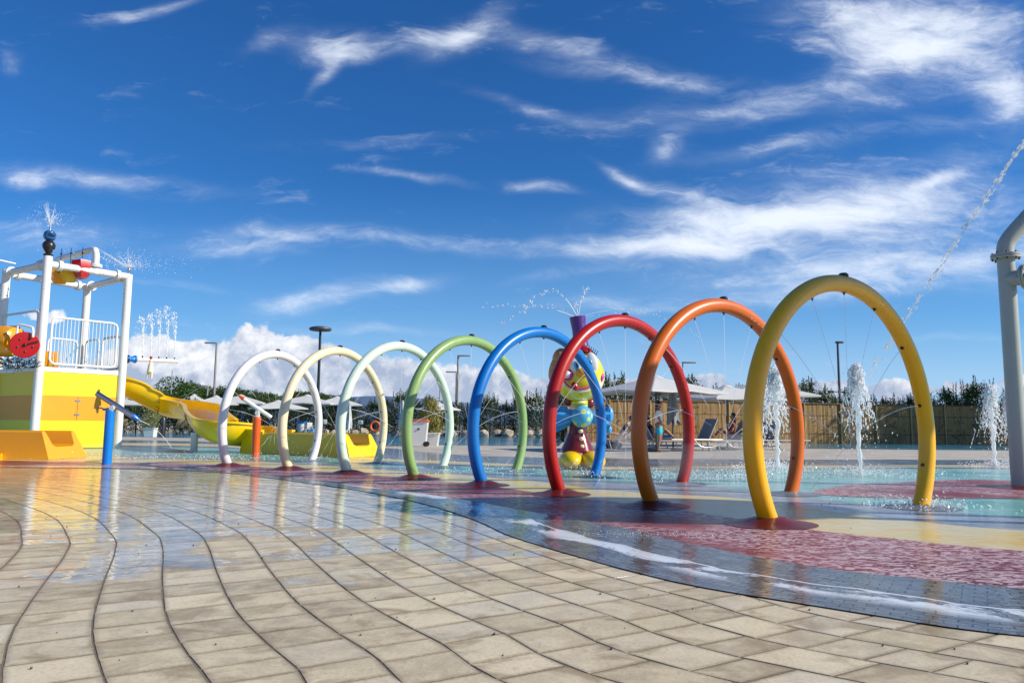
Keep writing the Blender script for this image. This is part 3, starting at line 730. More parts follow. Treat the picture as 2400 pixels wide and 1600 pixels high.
# ------------------------------------------------------------------ play tower
PA, PB, PC, PD = Vector((-13.85, 22.5, 0)), D(291, 800, 24.4), D(203, 700, 26.4), D(10, 700, 24.0)
PA = D(97, 800, 22.5)
for p in (PA, PB, PC, PD): p.z = 0
TH = 5.72; DK = 2.45; pr = .125
Z3 = Vector((0, 0, 1))
tw = thing('play_tower', (PA + PB + PC + PD) / 4, 'tall white pipe framed play tower with yellow and orange panels', 'play tower')
for p, hgt_ in ((PA, TH + .12), (PB, TH - .05), (PC, TH - .1), (PD, TH)):
    MB().cyl(p - Z3 * .02, p + Z3 * hgt_, pr, 20).build('post', M['white'], tw)
def flange(p, d, fl, mt, parent, t=.045):
    return MB().lathe([(fl * .6, -.001), (fl, 0), (fl, t), (fl * .86, t + .001), (fl * .86, t + .007), (fl, t + .008), (fl, 2 * t + .008), (fl * .6, 2 * t + .009)], p, d, 22).build('flange', M[mt], parent)
def beam(a, b, z, r=.11, fl=.17, parent=tw, nm='beam'):
    a = a + Z3 * z; b = b + Z3 * z; d = (b - a).normalized()
    o = MB().cyl(a, b, r, 18).build(nm, M['white'], parent)
    for q, s_ in ((a, 1), (b, -1)): flange(q + d * s_ * .30, d * s_, fl, 'white', parent)
for a, b in ((PA, PB), (PB, PC), (PD, PC), (PA, PD)): beam(a, b, TH - .12)
m1 = (PA + PB) / 2 + (PB - PA) * .07; m2 = (PD + PC) / 2 + (PB - PA) * .07; dz = (m2 - m1).normalized()
ap = catmull([m1 + Z3 * (TH - .2), m1 + Z3 * (TH + .25), m1 + Z3 * (TH + .50) + dz * .05, m1 + Z3 * (TH + .62) + dz * .28, m1.lerp(m2, .5) + Z3 * (TH + .62), m2 + Z3 * (TH + .62) - dz * .28, m2 + Z3 * (TH + .50) - dz * .05, m2 + Z3 * (TH + .25), m2 + Z3 * (TH - .2)], 8)
MB().tube(ap, .10, 18).build('arch_pipe', M['white'], tw)
flange(m1 + Z3 * (TH + .02), Z3, .19, 'white', tw, .04)
# deck and walls
nAB = Vector(((PB - PA).y, -(PB - PA).x, 0)).normalized(); nAD = Vector(((PA - PD).y, -(PA - PD).x, 0)).normalized()
PE = PD + (PD - PA) * 1.6   # the tower carries on out to the left
def wallquad(mb, a, b, z0, z1, nrm_, th=.05, off=0.0):
    q = [a + nrm_ * off, b + nrm_ * off, b + nrm_ * (off - th), a + nrm_ * (off - th)]
    vs = [(p.x, p.y, z0) for p in q] + [(p.x, p.y, z1) for p in q]
    mb.add(vs, [(3, 2, 1, 0), (4, 5, 6, 7), (0, 1, 5, 4), (1, 2, 6, 5), (2, 3, 7, 6), (3, 0, 4, 7)])
for a, b, nn_ in ((PA, PB, nAB), (PA, PE, nAD)):
    for z0, z1, mt in ((0.02, .86, 'panel_y'), (.863, 1.61, 'panel_o'), (1.613, DK - .12, 'panel_y')):
        mb = MB(); wallquad(mb, a, b, z0, z1, nn_, .05, .0); mb.build('wall_panel', M[mt], tw, False)
for a, b, nn_ in ((PB, PC, nAB), (PC, PC + (PE - PA), nAD)):
    mb = MB(); wallquad(mb, a, b, .02, DK - .12, nn_, .05, .0); mb.build('wall_panel', M['panel_y'], tw, False)
for a, b, nn_ in ((PA, PB, nAB), (PA, PE, nAD), (PB, PC, nAB)):
    mb = MB(); wallquad(mb, a, b, DK - .117, DK + .02, nn_, .08, .02); mb.build('deck_edge', M['white'], tw, False)
PCE = PC + (PE - PA)
mb = MB(); mb.add([(p.x, p.y, DK - .1) for p in (PA, PB, PC, PCE, PE)] , [(0, 1, 2, 3, 4)]); mb.add([(p.x, p.y, DK - .04) for p in (PA, PB, PC, PCE, PE)], [(0, 1, 2, 3, 4)]); mb.build('deck', M['dkgrey'], tw, False)
# panel seam and its clips on the orange band
sm = PA.lerp(PB, .47); mb = MB(); wallquad(mb, sm, sm + (PB - PA).normalized() * .012, .88, 1.60, nAB, .008, .006); mb.build('panel_seam', M['wood'], tw, False)
for zz in (1.02, 1.45):
    mb = MB(); wallquad(mb, sm - (PB - PA).normalized() * .07, sm + (PB - PA).normalized() * .08, zz, zz + .05, nAB, .02, .018); mb.build('clip', M['steel'], tw, False)
def railing(a, b, z0, z1, nb, rr=.035, rb=.011, name='railing', par=None, mid=False):
    d = (b - a).normalized(); c1 = .14
    P = [a + Z3 * (z0 + c1), a + Z3 * (z1 - c1), a + Z3 * (z1 - c1 * .3) + d * c1 * .3, a + Z3 * z1 + d * c1, b + Z3 * z1 - d * c1, b + Z3 * (z1 - c1 * .3) - d * c1 * .3, b + Z3 * (z1 - c1), b + Z3 * (z0 + c1), b + Z3 * (z0 + c1 * .3) - d * c1 * .3, b + Z3 * z0 - d * c1, a + Z3 * z0 + d * c1, a + Z3 * (z0 + c1 * .3) + d * c1 * .3]
    fr = MB().tube(P, rr, 12, closed=True).build(name, M['white'], par or tw)
    mb = MB()
    for i in range(nb):
        p = a.lerp(b, (i + 1) / (nb + 1)); mb.cyl(p + Z3 * z0, p + Z3 * z1, rb, 8)
    if mid: mb.cyl(a + Z3 * (z0 + z1) / 2, b + Z3 * (z0 + z1) / 2, rb * 1.6, 8)
    if nb: mb.build('rail_bars', M['white'], fr)
dAB = (PB - PA).normalized(); dBC = (PC - PB).normalized()
railing(PA + dAB * .26, PB - dAB * .24, DK + .12, DK + 1.55, 17)
railing(PD + dAB * .3, PD.lerp(PC, .45), DK + .12, DK + 1.05, 0)
railing(PD.lerp(PC, .55), PC - dAB * .2, DK + .12, DK + 1.2, 8)
railing(PC - dBC * .25, PC.lerp(PB, .4), DK + .12, DK + 1.2, 0, mid=True)
railing(PC.lerp(PB, .5), PB + dBC * .25, DK + .12, DK + 1.2, 7)
PF = PD + (PD - PA) * .15
railing(PA + (PD - PA) * .12, PA + (PD - PA) * .95, DK + .9, DK + 1.75, 0, mid=True)
# second leg group and pipes at the far left
q2 = D(-28, 700, 24.5); q2.z = 0
MB().cyl(q2, q2 + Z3 * 5.0, pr, 18).build('post', M['white'], tw)
MB().cyl(D(-60, 596, 24.6), D(36, 590 + 28, 26.0), .03, 10).cyl(D(-60, 668, 24.3), D(12, 672, 24.2), .10, 14).build('side_pipe', M['white'], tw)
# spray heads on posts
tA = PA + Z3 * (TH + .12)
fig = MB().lathe([(.12, 0), (.14, .05), (.07, .09), (.10, .14), (.17, .26), (.18, .36), (.13, .45), (.08, .49)], tA, (0, 0, 1), 20).build('finial', M['black'], tw)
MB().lathe([(.07, 0), (.15, .06), (.175, .16), (.15, .27), (.08, .33), (.02, .35)], tA + Z3 * .47, (0, 0, 1), 20).ball(tA + Vector((.12, -.08, .66)), (.12, .10, .06)).build('finial_cap', M['bluedark'], fig)
MB().cyl(tA + Z3 * .80, tA + Z3 * .92, .025, 10).build('nozzle', M['steel'], fig)
tB = PB + Z3 * (TH - .05)
MB().cyl(tB, tB + Z3 * .09, .04, 12).ball(tB + Z3 * .16, .06).build('spray_head', M['steel'], tw)
# buckets under the arch
for i, (px, py, Yd, mt, s_, lb) in enumerate(((140, 643, 23.6, 'orange', .30, 'orange faceted tipping bucket hanging behind the white corner post'), (163, 640, 23.5, 'yellow', .29, 'yellow faceted tipping bucket hanging in the middle of the three'), (191, 630, 23.4, 'red', .31, 'red faceted tipping bucket nearest the pipe elbow'))):
    c = D(px, py, Yd); r_ = thing('tipping_bucket', c - Z3 * s_, lb, 'bucket', 'tipping buckets under the tower arch')
    q = Matrix.Rotation(R(22 + i * 17), 3, 'Z') @ Matrix.Rotation(R(12 - 10 * i), 3, 'X')
    mb = MB(); pr_ = [(.55, -1), (.8, -.55), (1.0, .1), (1.0, .75)]; n = 6; vs = []
    for rr_, hh in pr_:
        for j in range(n): t = 2 * math.pi * j / n; vs.append(c + q @ Vector((rr_ * s_ * math.cos(t), rr_ * s_ * math.sin(t), hh * s_)))
    for rr_, hh in ((.88, .75), (.7, -.5)):
        for j in range(n): t = 2 * math.pi * j / n; vs.append(c + q @ Vector((rr_ * s_ * math.cos(t), rr_ * s_ * math.sin(t), hh * s_)))
    fs = [(a * n + j, a * n + (j + 1) % n, (a + 1) * n + (j + 1) % n, (a + 1) * n + j) for a in range(5) for j in range(n)]
    fs += [tuple(range(n - 1, -1, -1)), tuple(5 * n + j for j in range(n))]
    mb.add(vs, fs); mb.build('bucket_shell', M[mt], r_, True, 15)
    ax = q @ Vector((1, 0, 0)); MB().cyl(c - ax * s_ * 1.12, c + ax * s_ * 1.12, .03, 10).box(c + ax * s_ * .9 - Vector((0, .1, .05)), (.16, .16, .07)).build('pivot', M['black'], r_)
    MB().cyl(c + Z3 * s_ * .6, c + Z3 * (TH + .62 - c.z), .010, 6).ball(c + Z3 * (TH + .45 - c.z), .035, 8, 6).build('hanging_cord', M['black'], r_)
# orange drum with red end disc
dc = D(58, 808, 21.9); dd = Vector((-1, .25, 0)).normalized()
dr = thing('water_drum', dc - Z3 * .45, 'orange barrel drum with a round red end plate on the tower', 'drum')
back = D(8, 797, 22.6)
ax = (back - dc).normalized()
MB().lathe([(.30, .12), (.42, .2), (.47, .45), (.47, 1.6), (.40, 1.75)], D(50, 800, 22.3), Vector((-1, .22, .03)), 26).build('drum_body', M['orange'], dr)
dn = Vector((.60, -.78, -.1)).normalized()
disc = MB().lathe([(.28, -.05), (.37, -.03), (.385, 0), (.37, .025), (.22, .035)], dc, dn, 32).build('end_disc', M['red'], dr)
a_, b_ = frame(dn); mb = MB()
for k_ in range(5): 
    t = k_ * 1.256 + .4; mb.lathe([(.030, 0), (.030, .02), (.015, .03)], dc + dn * .03 + (a_ * math.cos(t) + b_ * math.sin(t)) * .2, dn, 12)
mb.build('bolt', M['black'], disc)
MB().cyl(dc + dn * .05, dc + dn * .07 - a_ * .32 - b_ * .12, .022, 8).ball(dc + dn * .06, .05).build('lever', M['black'], disc)
MB().tube(catmull([D(38, 790, 21.9), D(42, 765, 21.9), D(48, 761, 21.9), D(72, 766, 21.9), D(77, 771, 21.9), D(77, 790, 21.9)], 5), .035, 10).build('handle', M['white'], dr)
mb = MB()
for k_ in range(7): mb.lathe([(.05, 0), (.06, .05), (.03, .1)], D(6 + k_ * 6, 770 + .3 * k_, 22.4), (0, 0, 1), 10)
mb.build('bolt', M['black'], dr)
# black netting under the drum
mb = MB(); rr = random.Random(5)
for i in range(420):
    t = rr.random(); p = D(rr.uniform(-30, 88), 862 - rr.random() ** 2 * 22 - (10 if rr.random() < .2 else 0), 22.2 + rr.uniform(0, .4)); d_ = Vector((rr.gauss(0, 1), rr.gauss(0, 1), rr.gauss(.3, .8))).normalized() * rr.uniform(.06, .22)
    mb.tube([p, p + d_ * .5 + Vector((0, 0, .03)), p + d_], [.008, .007, .004], 4)
tag(mb.build('brush_fringe', M['black'], None), 'dark bristly fringe along the tower deck below the orange drum', 'fringe')
# low orange blocks inside the tower
ob = thing('orange_step', PA.lerp(PC, .4) + Z3 * DK, 'small orange seat block behind the white railing of the tower deck', 'seat block')
MB().box(D(114, 842, 24.0), (.55, .4, .5), .5, .04).build('seat_body', M['orange'], ob); 
# ------------------------------------------------------------------ slide exits
def exitbox(name, A, B, wdt, hgt_, mt, label, cat, side=1, floor=.27, root=None):
    d = (B - A); L = d.length; d.normalize(); sd = Vector((-d.y, d.x, 0))   # sd: away from the camera
    r_ = root
    W = wdt; fl = .13
    prof = [(-fl, 0.0), (-fl * .9, .03), (0.0, hgt_ - .03), (.03, hgt_), (.09, hgt_), (.13, hgt_ - .05), (.19, floor + .05), (.28, floor), (W - .28, floor), (W - .19, floor + .05), (W - .13, hgt_ - .05), (W - .09, hgt_), (W - .03, hgt_), (W, hgt_ - .03), (W + fl * .9, .03), (W + fl, 0)]
    mb = MB(); N = 14; n = len(prof); vs = []
    for i in range(N + 1):
        t = i / N; sl_ = 0
        for a, b in prof:
            # the open end flares and its floor dips
            push = 0.30 * (1 - b / hgt_) * (1 if i == N else 0)
            p = A + d * (L * t + push) + sd * a + Z3 * max(b, .004)
            vs.append(p)
    fs = [(i * n + j, i * n + j + 1, (i + 1) * n + j + 1, (i + 1) * n + j) for i in range(N) for j in range(n - 1)]
    e = N * n
    # end cap in matching pairs keeps it planar enough
    for j in range(n // 2 - 1): fs.append((e + j, e + j + 1, e + n - 2 - j, e + n - 1 - j)) if False else None
    fs.append(tuple(e + j for j in (0, 1, 2, 3, 4, 5, 6, 7))); fs.append(tuple(e + j for j in (8, 9, 10, 11, 12, 13, 14, 15))); fs.append((e, e + 7, e + 8, e + 15))
    mb.add(vs, fs); return mb, r_
# orange one on the left
oA, oB = G(-420, 1070), G(92, 1076)
oo = thing('slide_exit', oB, 'orange moulded slide run-out with open end at the left edge', 'slide run-out')
mb, _ = exitbox('x', oA, oB, 1.15, .62, None, '', '', root=oo); mb.build('trough', M['orange'], oo, True, 30)
mb = MB(); dd_ = (oB - oA).normalized(); mb.sweep([(-.0, .0), (.10, .0), (.09, .10), (.05, .13), (0, .12)], [oA + Vector((dd_.y, -dd_.x, 0)) * .12, oB - dd_ * .75 + Vector((dd_.y, -dd_.x, 0)) * .12]); mb.build('foot_rail', M['orange'], oo, True, 40)
# yellow slide
sld = thing('water_slide', G(640, 1072), 'long yellow open flume slide winding from the tower to the pad', 'slide')
sA, sB = G(569, 1061), G(806, 1070.5); sdd = (sB - sA).normalized()
def sM(t, z): return sA + sdd * t + Vector((-sdd.y, sdd.x, 0)) * .52 + Vector((0, 0, z))
path = catmull([D(255, 900, 25.6), D(300, 912, 25.7), D(345, 934, 26.0), D(395, 958, 26.2), D(440, 966, 25.6), D(472, 975, 24.2), D(484, 995, 22.4), D(515, 1016, 21.2), sM(-.25, .40), sM(.35, .29), sM(.8, .27)], 9)
path = [Vector(p) for p in path]
U_ = []
nU = 16; Ri, Ro = .50, .55
for i in range(nU + 1): t = math.pi * i / nU; U_.append((-Ro * math.cos(t), .28 - Ro * math.sin(t) * 1.05))
def uprof(hi=.28):
    pr_ = [(-Ro - .07, hi), (-Ro - .07, hi - .05), (-Ro, hi - .05)]
    for i in range(nU + 1): t = math.pi * i / nU; pr_.append((-Ro * math.cos(t), hi - .1 - Ro * math.sin(t)))
    pr_ += [(Ro, hi - .05), (Ro + .07, hi - .05), (Ro + .07, hi), (Ri, hi)]
    for i in range(nU + 1): t = math.pi * (1 - i / nU); pr_.append((-Ri * math.cos(t), hi - .1 - Ri * math.sin(t)))
    pr_ += [(-Ri, hi)]
    return pr_
pf = uprof(.38); fl_ = MB().sweep(pf, path).build('flume', M['yellow'], sld, True, 40)
# bolted joints across the flume
for k_ in (24, 52, 72):
    if k_ + 1 < len(path):
        p = path[k_]; d_ = (path[k_ + 1] - path[k_ - 1]).normalized(); side = d_.cross(Z3).normalized(); u_ = side.cross(d_)
        ring = [p + side * (-(Ro + .02) * math.cos(math.pi * i / 20)) + u_ * (.28 - (Ro + .02) * math.sin(math.pi * i / 20)) for i in range(21)]
        jt = MB().tube(ring, .028, 8).build('joint_flange', M['yellow'], sld)
        mb = MB()
        for i in range(2, 20, 2): mb.cyl(ring[i] - d_ * .05, ring[i] + d_ * .05, .022, 6)
        mb.build('bolt', M['black'], jt)
sA, sB = G(569, 1061), G(806, 1070.5)
mb, _ = exitbox('x', sA, sB, 1.0, .58, None, '', '', root=sld); mb.build('run_out', M['yellow'], sld, True, 30)
lp = G(454, 1059); MB().cyl(lp, lp + Z3 * .55, .10, 16).cyl(lp + Z3 * .42, lp + Z3 * .44, .13, 16).build('support_leg', M['white'], sld)
lp = G(585, 1066) + Vector((0, .9, 0))
# ------------------------------------------------------------------ spray bar with jets
ba, bb = D(300, 841, 24.9), D(415, 846, 26.4)
sb = thing('spray_bar', D(300, 860, 24.0), 'white horizontal pipe with five upward jets beside the tower post', 'spray bar')
bar_ = MB().cyl(ba.lerp(bb, .17), bb, .065, 16).cyl(bb - (bb - ba).normalized() * .02, bb, .075, 16).build('pipe', M['white'], sb)
MB().lathe([(.06, 0), (.14, .03), (.14, .07), (.07, .10), (.09, .16), (.10, .24), (.13, .27), (.13, .31), (.06, .33)], ba - (bb - ba).normalized() * .05, bb - ba, 16).build('valve', M['blue'], sb)
MB().ball(ba - (bb - ba).normalized() * .02, (.11, .12, .13), 10, 6).build('valve_cap', M['black'], sb)
for k_ in range(5):
    p = ba.lerp(bb, .28 + .165 * k_); MB().cyl(p + Z3 * .05, p + Z3 * .13, .022, 8).build('nozzle', M['black'], sb)
    rr = random.Random(k_ + 3); mb = MB(); h_ = 1.75 - .12 * abs(k_ - 3) + rr.uniform(-.1, .05); q = p + Z3 * .13
    pts = [q + Vector((-.02 * i / 10 - .004 * (i / 10) ** 2 * 6, 0, h_ * (1 - (1 - i / 10) ** 1.5))) for i in range(11)]
    mb.tube(pts[:7], .012, 5)
    for _ in range(110):
        t = rr.random() ** .6; ang = rr.uniform(0, 6.28); w_ = (.02 + .13 * t ** 3)
        mb.drop(q + Vector((-.10 * t * t + math.cos(ang) * w_ * rr.random(), math.sin(ang) * w_, h_ * (t + rr.uniform(-.12, .06)) )), rr.uniform(.008, .024), None, rr.uniform(1, 1.8))
    for _ in range(60):
        t = rr.random(); mb.drop(q + Vector((-.10 - .22 * t + rr.gauss(0, .04), rr.gauss(0, .04), h_ * (1 - .75 * t * t))), rr.uniform(.006, .017), None, rr.uniform(1, 2))
    tag(mb.build('water_jet', M['drops'], None), ('upright water jet from the white spray bar, at its outer tip' if k_ == 4 else 'upright water jet from the inner part of the white spray bar'), 'water jet', 'jets rising from the spray bar')
pz = D(352, 868, 23.5)
pn = thing('hanging_pendant', pz, 'small pale yellow figure hanging under the spray bar', 'pendant')
MB().lathe([(.03, .26), (.06, .2), (.08, .1), (.10, -.05), (.06, -.08)], pz, Z3, 10).cyl(pz + Vector((-.05, 0, -.05)), pz + Vector((-.09, 0, -.24)), .04, 8, .03).cyl(pz + Vector((.05, 0, -.05)), pz + Vector((.05, 0, -.26)), .04, 8, .03).ball(pz + Z3 * .30, .055, 8, 6).build('pendant_body', M['hoop_cream'], pn)
MB().ball(pz + Z3 * .40, .05, 8, 6).build('pendant_knob', M['red'], pn)
# ------------------------------------------------------------------ cannons
def cannon(base, H, r, tail, tip, mt_post, mt_tip, Y, label, mt_bar, handle=True):
    ro = thing('water_cannon', base, label, 'water cannon', 'water cannons on posts')
    MB().cyl(base, base + Z3 * H, r, 24).lathe([(r * 1.0, -.002), (r * .96, .012)], base + Z3 * H, Z3, 24).build('post', M[mt_post], ro)
    t1, t2 = tail, tip; d_ = (t2 - t1).normalized(); L = (t2 - t1).length; br = .052 if handle else .05
    bar = MB().tube([t1, t1 + d_ * .02, t1 + d_ * L * .86], [br * .9, br, br * 1.04], 22).build('barrel', M[mt_bar], ro)
    MB().cyl(t1 - d_ * .004, t1 + d_ * .01, br * .75, 18).build('barrel_end', M['black'], bar)
    MB().lathe([(br * 1.08, 0), (br * 1.1, .02), (br * .8, .07), (br * .4, .15), (br * .32, .17)], t1 + d_ * L * .85, d_, 20).build('nozzle_tip', M[mt_tip], ro)
    top = base + Z3 * H; mid = t1 + d_ * (L * (.45 if handle else .40)); 
    hub = top.lerp(mid, .5)
    MB().cyl(top - Z3 * .01, top + Z3 * .02, r * .8, 18).box(top.lerp(mid, .45), (.10, .06, (mid - top).length * .95), 0, .01).build('bracket', M['steel' if handle else 'white'], ro)
    MB().cyl(hub + Vector((0, -.07, 0)), hub + Vector((0, .07, 0)), .05, 18).build('pivot', M['white'], ro)
    if handle:
        h0 = hub; hb = Vector((-1, -.1, -.18)).normalized()
        MB().tube([h0, h0 + hb * .18, h0 + Vector((-.22, -.02, 0)), h0 + Vector((-.36, -.04, 0))], [.025, .025, .014, .013], 10).build('handle', M['steel'], ro)
cb = G(250, 1088); cannon(cb, 1.055, .088, D(226, 921, cb.y - .1), D(326, 984, cb.y + .15), 'blue', 'blue', 0, 'blue post with a steel water cannon tilted down to the right', 'steel')
cb = G(598, 1070); cannon(cb, .99, .10, D(634, 977, cb.y + .1), D(562, 927, cb.y - .15), 'orange_post', 'hoop_orange', 0, 'orange post with a pale water cannon aimed up to the left', 'white', False) if False else None
M['orange_post'] = paint('orange_red_post', (.78, .10, .004), .3, .06, coat=.3)
cannon(cb, .99, .10, D(636, 978, cb.y + .1), D(560, 927, cb.y - .15), 'orange_post', 'orange_post', 0, 'orange post with a pale water cannon aimed up to the left', 'white', False)
# ------------------------------------------------------------------ right spray post
rb = G(2392, 1142); rp = thing('spray_post', rb, 'thick pale bent pipe post at the right edge with a bolted side flange', 'spray post')
top = D(2362, 606, rb.y); top = Vector((rb.x - .03, rb.y, top.z)); H_ = top.z
pk = MB().cyl(rb, rb + Z3 * H_, .118, 30).build('post', M['cream_pole'], rp)
fl2 = flange(rb + Z3 * (H_ - .002), Z3, .20, 'cream_pole', rp, .03)
mb = MB()
for k_ in range(8):
    t = k_ * math.pi / 4 + .3; p = rb + Vector((math.cos(t) * .17, math.sin(t) * .17, H_)); mb.cyl(p - Z3 * .03, p + Z3 * .095, .014, 8)
mb.build('bolt', M['dkgrey'], fl2)
e0 = rb + Z3 * (H_ + .06); MB().tube(catmull([e0, e0 + Vector((.0, 0, .08)), e0 + Vector((.04, 0, .20)), e0 + Vector((.16, -.01, .36)), e0 + Vector((.36, -.03, .58)), e0 + Vector((.7, -.05, .96)), e0 + Vector((1.8, -.1, 2.18))], 8), .118, 26).build('bent_arm', M['cream_pole'], rp)
sf = rb + Z3 * (H_ - .32); dr_ = Vector((.55, -.83, 0)).normalized()
o_ = MB().cyl(sf, sf + dr_ * .26, .12, 24).build('side_outlet', M['cream_pole'], rp)
flange(sf + dr_ * .22, dr_, .19, 'cream_pole', o_, .03); MB().cyl(sf + dr_ * .286, sf + dr_ * 1.2, .12, 24).build('side_pipe', M['cream_pole'], o_)
a_, b_ = frame(dr_); mb = MB()
for k_ in range(8): t = k_ * math.pi / 4; p = sf + dr_ * .25 + (a_ * math.cos(t) + b_ * math.sin(t)) * .155; mb.cyl(p - dr_ * .05, p + dr_ * .065, .016, 8)
mb.build('bolt', M['dkgrey'], o_)
mound(rb, .6, .03, M['mound'], 50)
# unseen roof, added out of frame to shade the yellow hoop and floor
sc_ = thing('added_shade_roof', (10.4, 6.1, 0), 'added unseen oval roof on two posts, shading the yellow hoop', 'added shade roof'); mb = MB(); n = 40; vs = [(10.4, 6.1, 5.75)]
for q_, z_ in ((.5, 5.68), (1, 5.5), (1, 5.44)):
    vs += [(10.4 + 2.5 * q_ * math.cos(6.2832 * i / n), 6.1 + 1.15 * q_ * math.sin(6.2832 * i / n), z_) for i in range(n)]
fs = [(0, 1 + i, 1 + (i + 1) % n) for i in range(n)] + [(1 + r_ * n + i, 1 + (r_ + 1) * n + i, 1 + (r_ + 1) * n + (i + 1) % n, 1 + r_ * n + (i + 1) % n) for r_ in range(2) for i in range(n)]
mb.add(vs, fs).build('roof', M['orange'], sc_)
for x_ in (-1.3, 1.3): MB().cyl((10.4 + x_, 6.1, 0), (10.4 + x_, 6.1, 5.6), .10, 16).build('post', M['white'], sc_)
# ------------------------------------------------------------------ clown figure
CY = 15.0; cl = G(1365, 1096); CYY = cl.y
def Q(px, py, dy=0.0): return D(px, py, CYY + dy)
PX = CYY / 1756
cw = thing('clown_figure', cl, 'painted clown sculpture with big yellow shoes and a blue bow tie', 'clown sculpture')
tilt = Matrix.Rotation(R(14), 3, 'Y')
head = MB().ball(Q(1357, 881), (60 * PX, .46, 61 * PX), 32, 20, tilt).build('head', M['face'], cw)
MB().ball(Q(1306, 858, .16), (17 * PX, .25, 40 * PX), 20, 12, Matrix.Rotation(R(20), 3, 'Y')).ball(Q(1316, 843, .12), (22 * PX, .25, 28 * PX), 16, 10).build('hair', M['hairo'], cw)
MB().lathe([(.16, 0), (.15, .1), (.145, .35), (.17, .62), (.15, .62), (.12, .5)], Q(1362, 812, 0), Vector((-.12, 0, 1)), 24).build('tall_hat', M['purple'], cw)
MB().lathe([(.19, 0), (.185, .03), (.14, .09), (.05, .12)], Q(1368, 825, -.12), Vector((.1, 0, 1)), 24).build('red_cap', M['red'], cw)
fy = -.44
def ell(px, py, dy, rx, rz, mt, nm, par, ang=0, ry=.04): return MB().ball(Q(px, py, dy), (rx * PX, ry, rz * PX), 18, 10, Matrix.Rotation(R(ang), 3, 'Y')).build(nm, M[mt], par)
for (x_, y_, dy, ix, iy) in ((1347, 853, -.42, 1352, 856), (1388, 848, -.36, 1382, 851)):
    e_ = ell(x_, y_, dy, 13, 23, 'white', 'eye', head, -14, .05); ell(ix, iy, dy - .045, 6.5, 11, 'bluep', 'iris', e_, -14, .02) ; ell(ix + 1, iy, dy - .062, 3, 6, 'black', 'pupil', e_, -14, .012)
MB().tube(catmull([Q(1334, 850, -.44), Q(1338, 836, -.44), Q(1346, 828, -.43), Q(1354, 833, -.43)], 5), .010, 6).build('brow', M['black'], head)
mb = MB().tube([Q(1378, 818, -.28), Q(1388, 824, -.30), Q(1397, 833, -.30)], .012, 6)
for k_ in range(5): a = Q(1380 + 4 * k_, 819 + 3.2 * k_, -.29); mb.tube([a, a + Vector((.02 + .008 * k_, 0, .09))], [.010, .005], 5)
mb.build('brow', M['black'], head)
ell(1365, 874, -.50, 15, 11, 'orange', 'nose', head, 15, .11)
c_ = ell(1331, 879, -.40, 15, 13, 'pink', 'cheek', head, 0, .08); ell(1327, 877, -.46, 10, 9, 'white', 'cheek_spot', c_, 0, .04)  # small white spot set on the pink cheek
ell(1408, 886, -.18, 7, 13, 'pink', 'cheek', head, 20, .1)
MB().tube(catmull([Q(1322, 893, -.42), Q(1334, 906, -.46), Q(1352, 911, -.48), Q(1374, 909, -.47), Q(1392, 899, -.40), Q(1400, 890, -.30)], 6), .020, 8).build('mouth', M['pink'], head)
MB().tube(catmull([Q(1326, 898, -.42), Q(1340, 912, -.45), Q(1358, 918, -.46), Q(1378, 915, -.45), Q(1394, 905, -.38)], 6), .016, 8).build('lip', M['white'], head)
ell(1347, 905, -.48, 7, 10, 'red', 'tongue', head, -30, .04)
MB().lathe([(.15, 0), (.155, .2), (.2, .30), (.16, .38)], Q(1360, 955, 0), Z3, 22).build('neck', M['floral'], cw)
MB().ball(Q(1358, 930, -.03), (23 * PX, .2, 11 * PX), 22, 10).ball(Q(1358, 944, -.03), (20 * PX, .18, 8 * PX), 22, 10).build('ruff', M['face'], cw)
MB().ball(Q(1331, 938, .1), (13 * PX, .12, 14 * PX), 12, 8).ball(Q(1381, 944, .1), (13 * PX, .12, 13 * PX), 12, 8).build('collar', M['brownred'], cw)
MB().ball(Q(1364, 976, -.16), (25 * PX, .2, 26 * PX), 26, 16).build('bow_knot', M['dots'], cw)
def wing(s_, pts0, pts1):
    mb = MB(); n = 22; vs = []
    for side in (-1, 1):
        for (a, b, f) in ((pts0[0], pts0[1], 0), (.5, .5, 1), (pts1[0], pts1[1], 2)):
            pass
    K = 10
    for face in (-1, 1):
        for i in range(K + 1):
            t = i / K
            for j in range(n + 1):
                u_ = j / n; x_ = pts0[0] * (1 - t) + pts1[0] * t + (4 * math.sin(u_ * 9) * t) ; yt = pts0[1] * (1 - t) + pts1[1] * t; yb = pts0[2] * (1 - t) + pts1[2] * t
                y_ = yt * (1 - u_) + yb * u_; fold = .07 * t * math.sin(u_ * 15) * .9; th_ = .05 + .05 * math.sin(math.pi * t)
                vs.append(Q(x_, y_, -.05 + fold + face * th_ * math.sin(math.pi * min(1, max(0, u_ * .96 + .02)))))
    w_ = n + 1; fs = []
    for f in range(2):
        o = f * (K + 1) * w_
        for i in range(K):
            for j in range(n): q = (o + i * w_ + j, o + i * w_ + j + 1, o + (i + 1) * w_ + j + 1, o + (i + 1) * w_ + j); fs.append(q if f else q[::-1])
    o = (K + 1) * w_
    for i in range(K):
        for j in (0, n): fs.append((i * w_ + j, (i + 1) * w_ + j, o + (i + 1) * w_ + j, o + i * w_ + j))
    for j in range(n):
        for i in (0, K): fs.append((i * w_ + j, i * w_ + j + 1, o + i * w_ + j + 1, o + i * w_ + j))
    mb.add(vs, fs); mb.build('bow_wing', M['bluep'], cw, True, 50)
wing(-1, (1350, 962, 990), (1296, 948, 1016)); wing(1, (1380, 965, 988), (1428, 952, 1010))
MB().ball(Q(1429, 972, -.02), (9 * PX, .1, 20 * PX), 12, 8).ball(Q(1427, 1006, -.02), (7 * PX, .08, 12 * PX), 12, 8).build('bow_wing_tip', M['bluep'], cw)
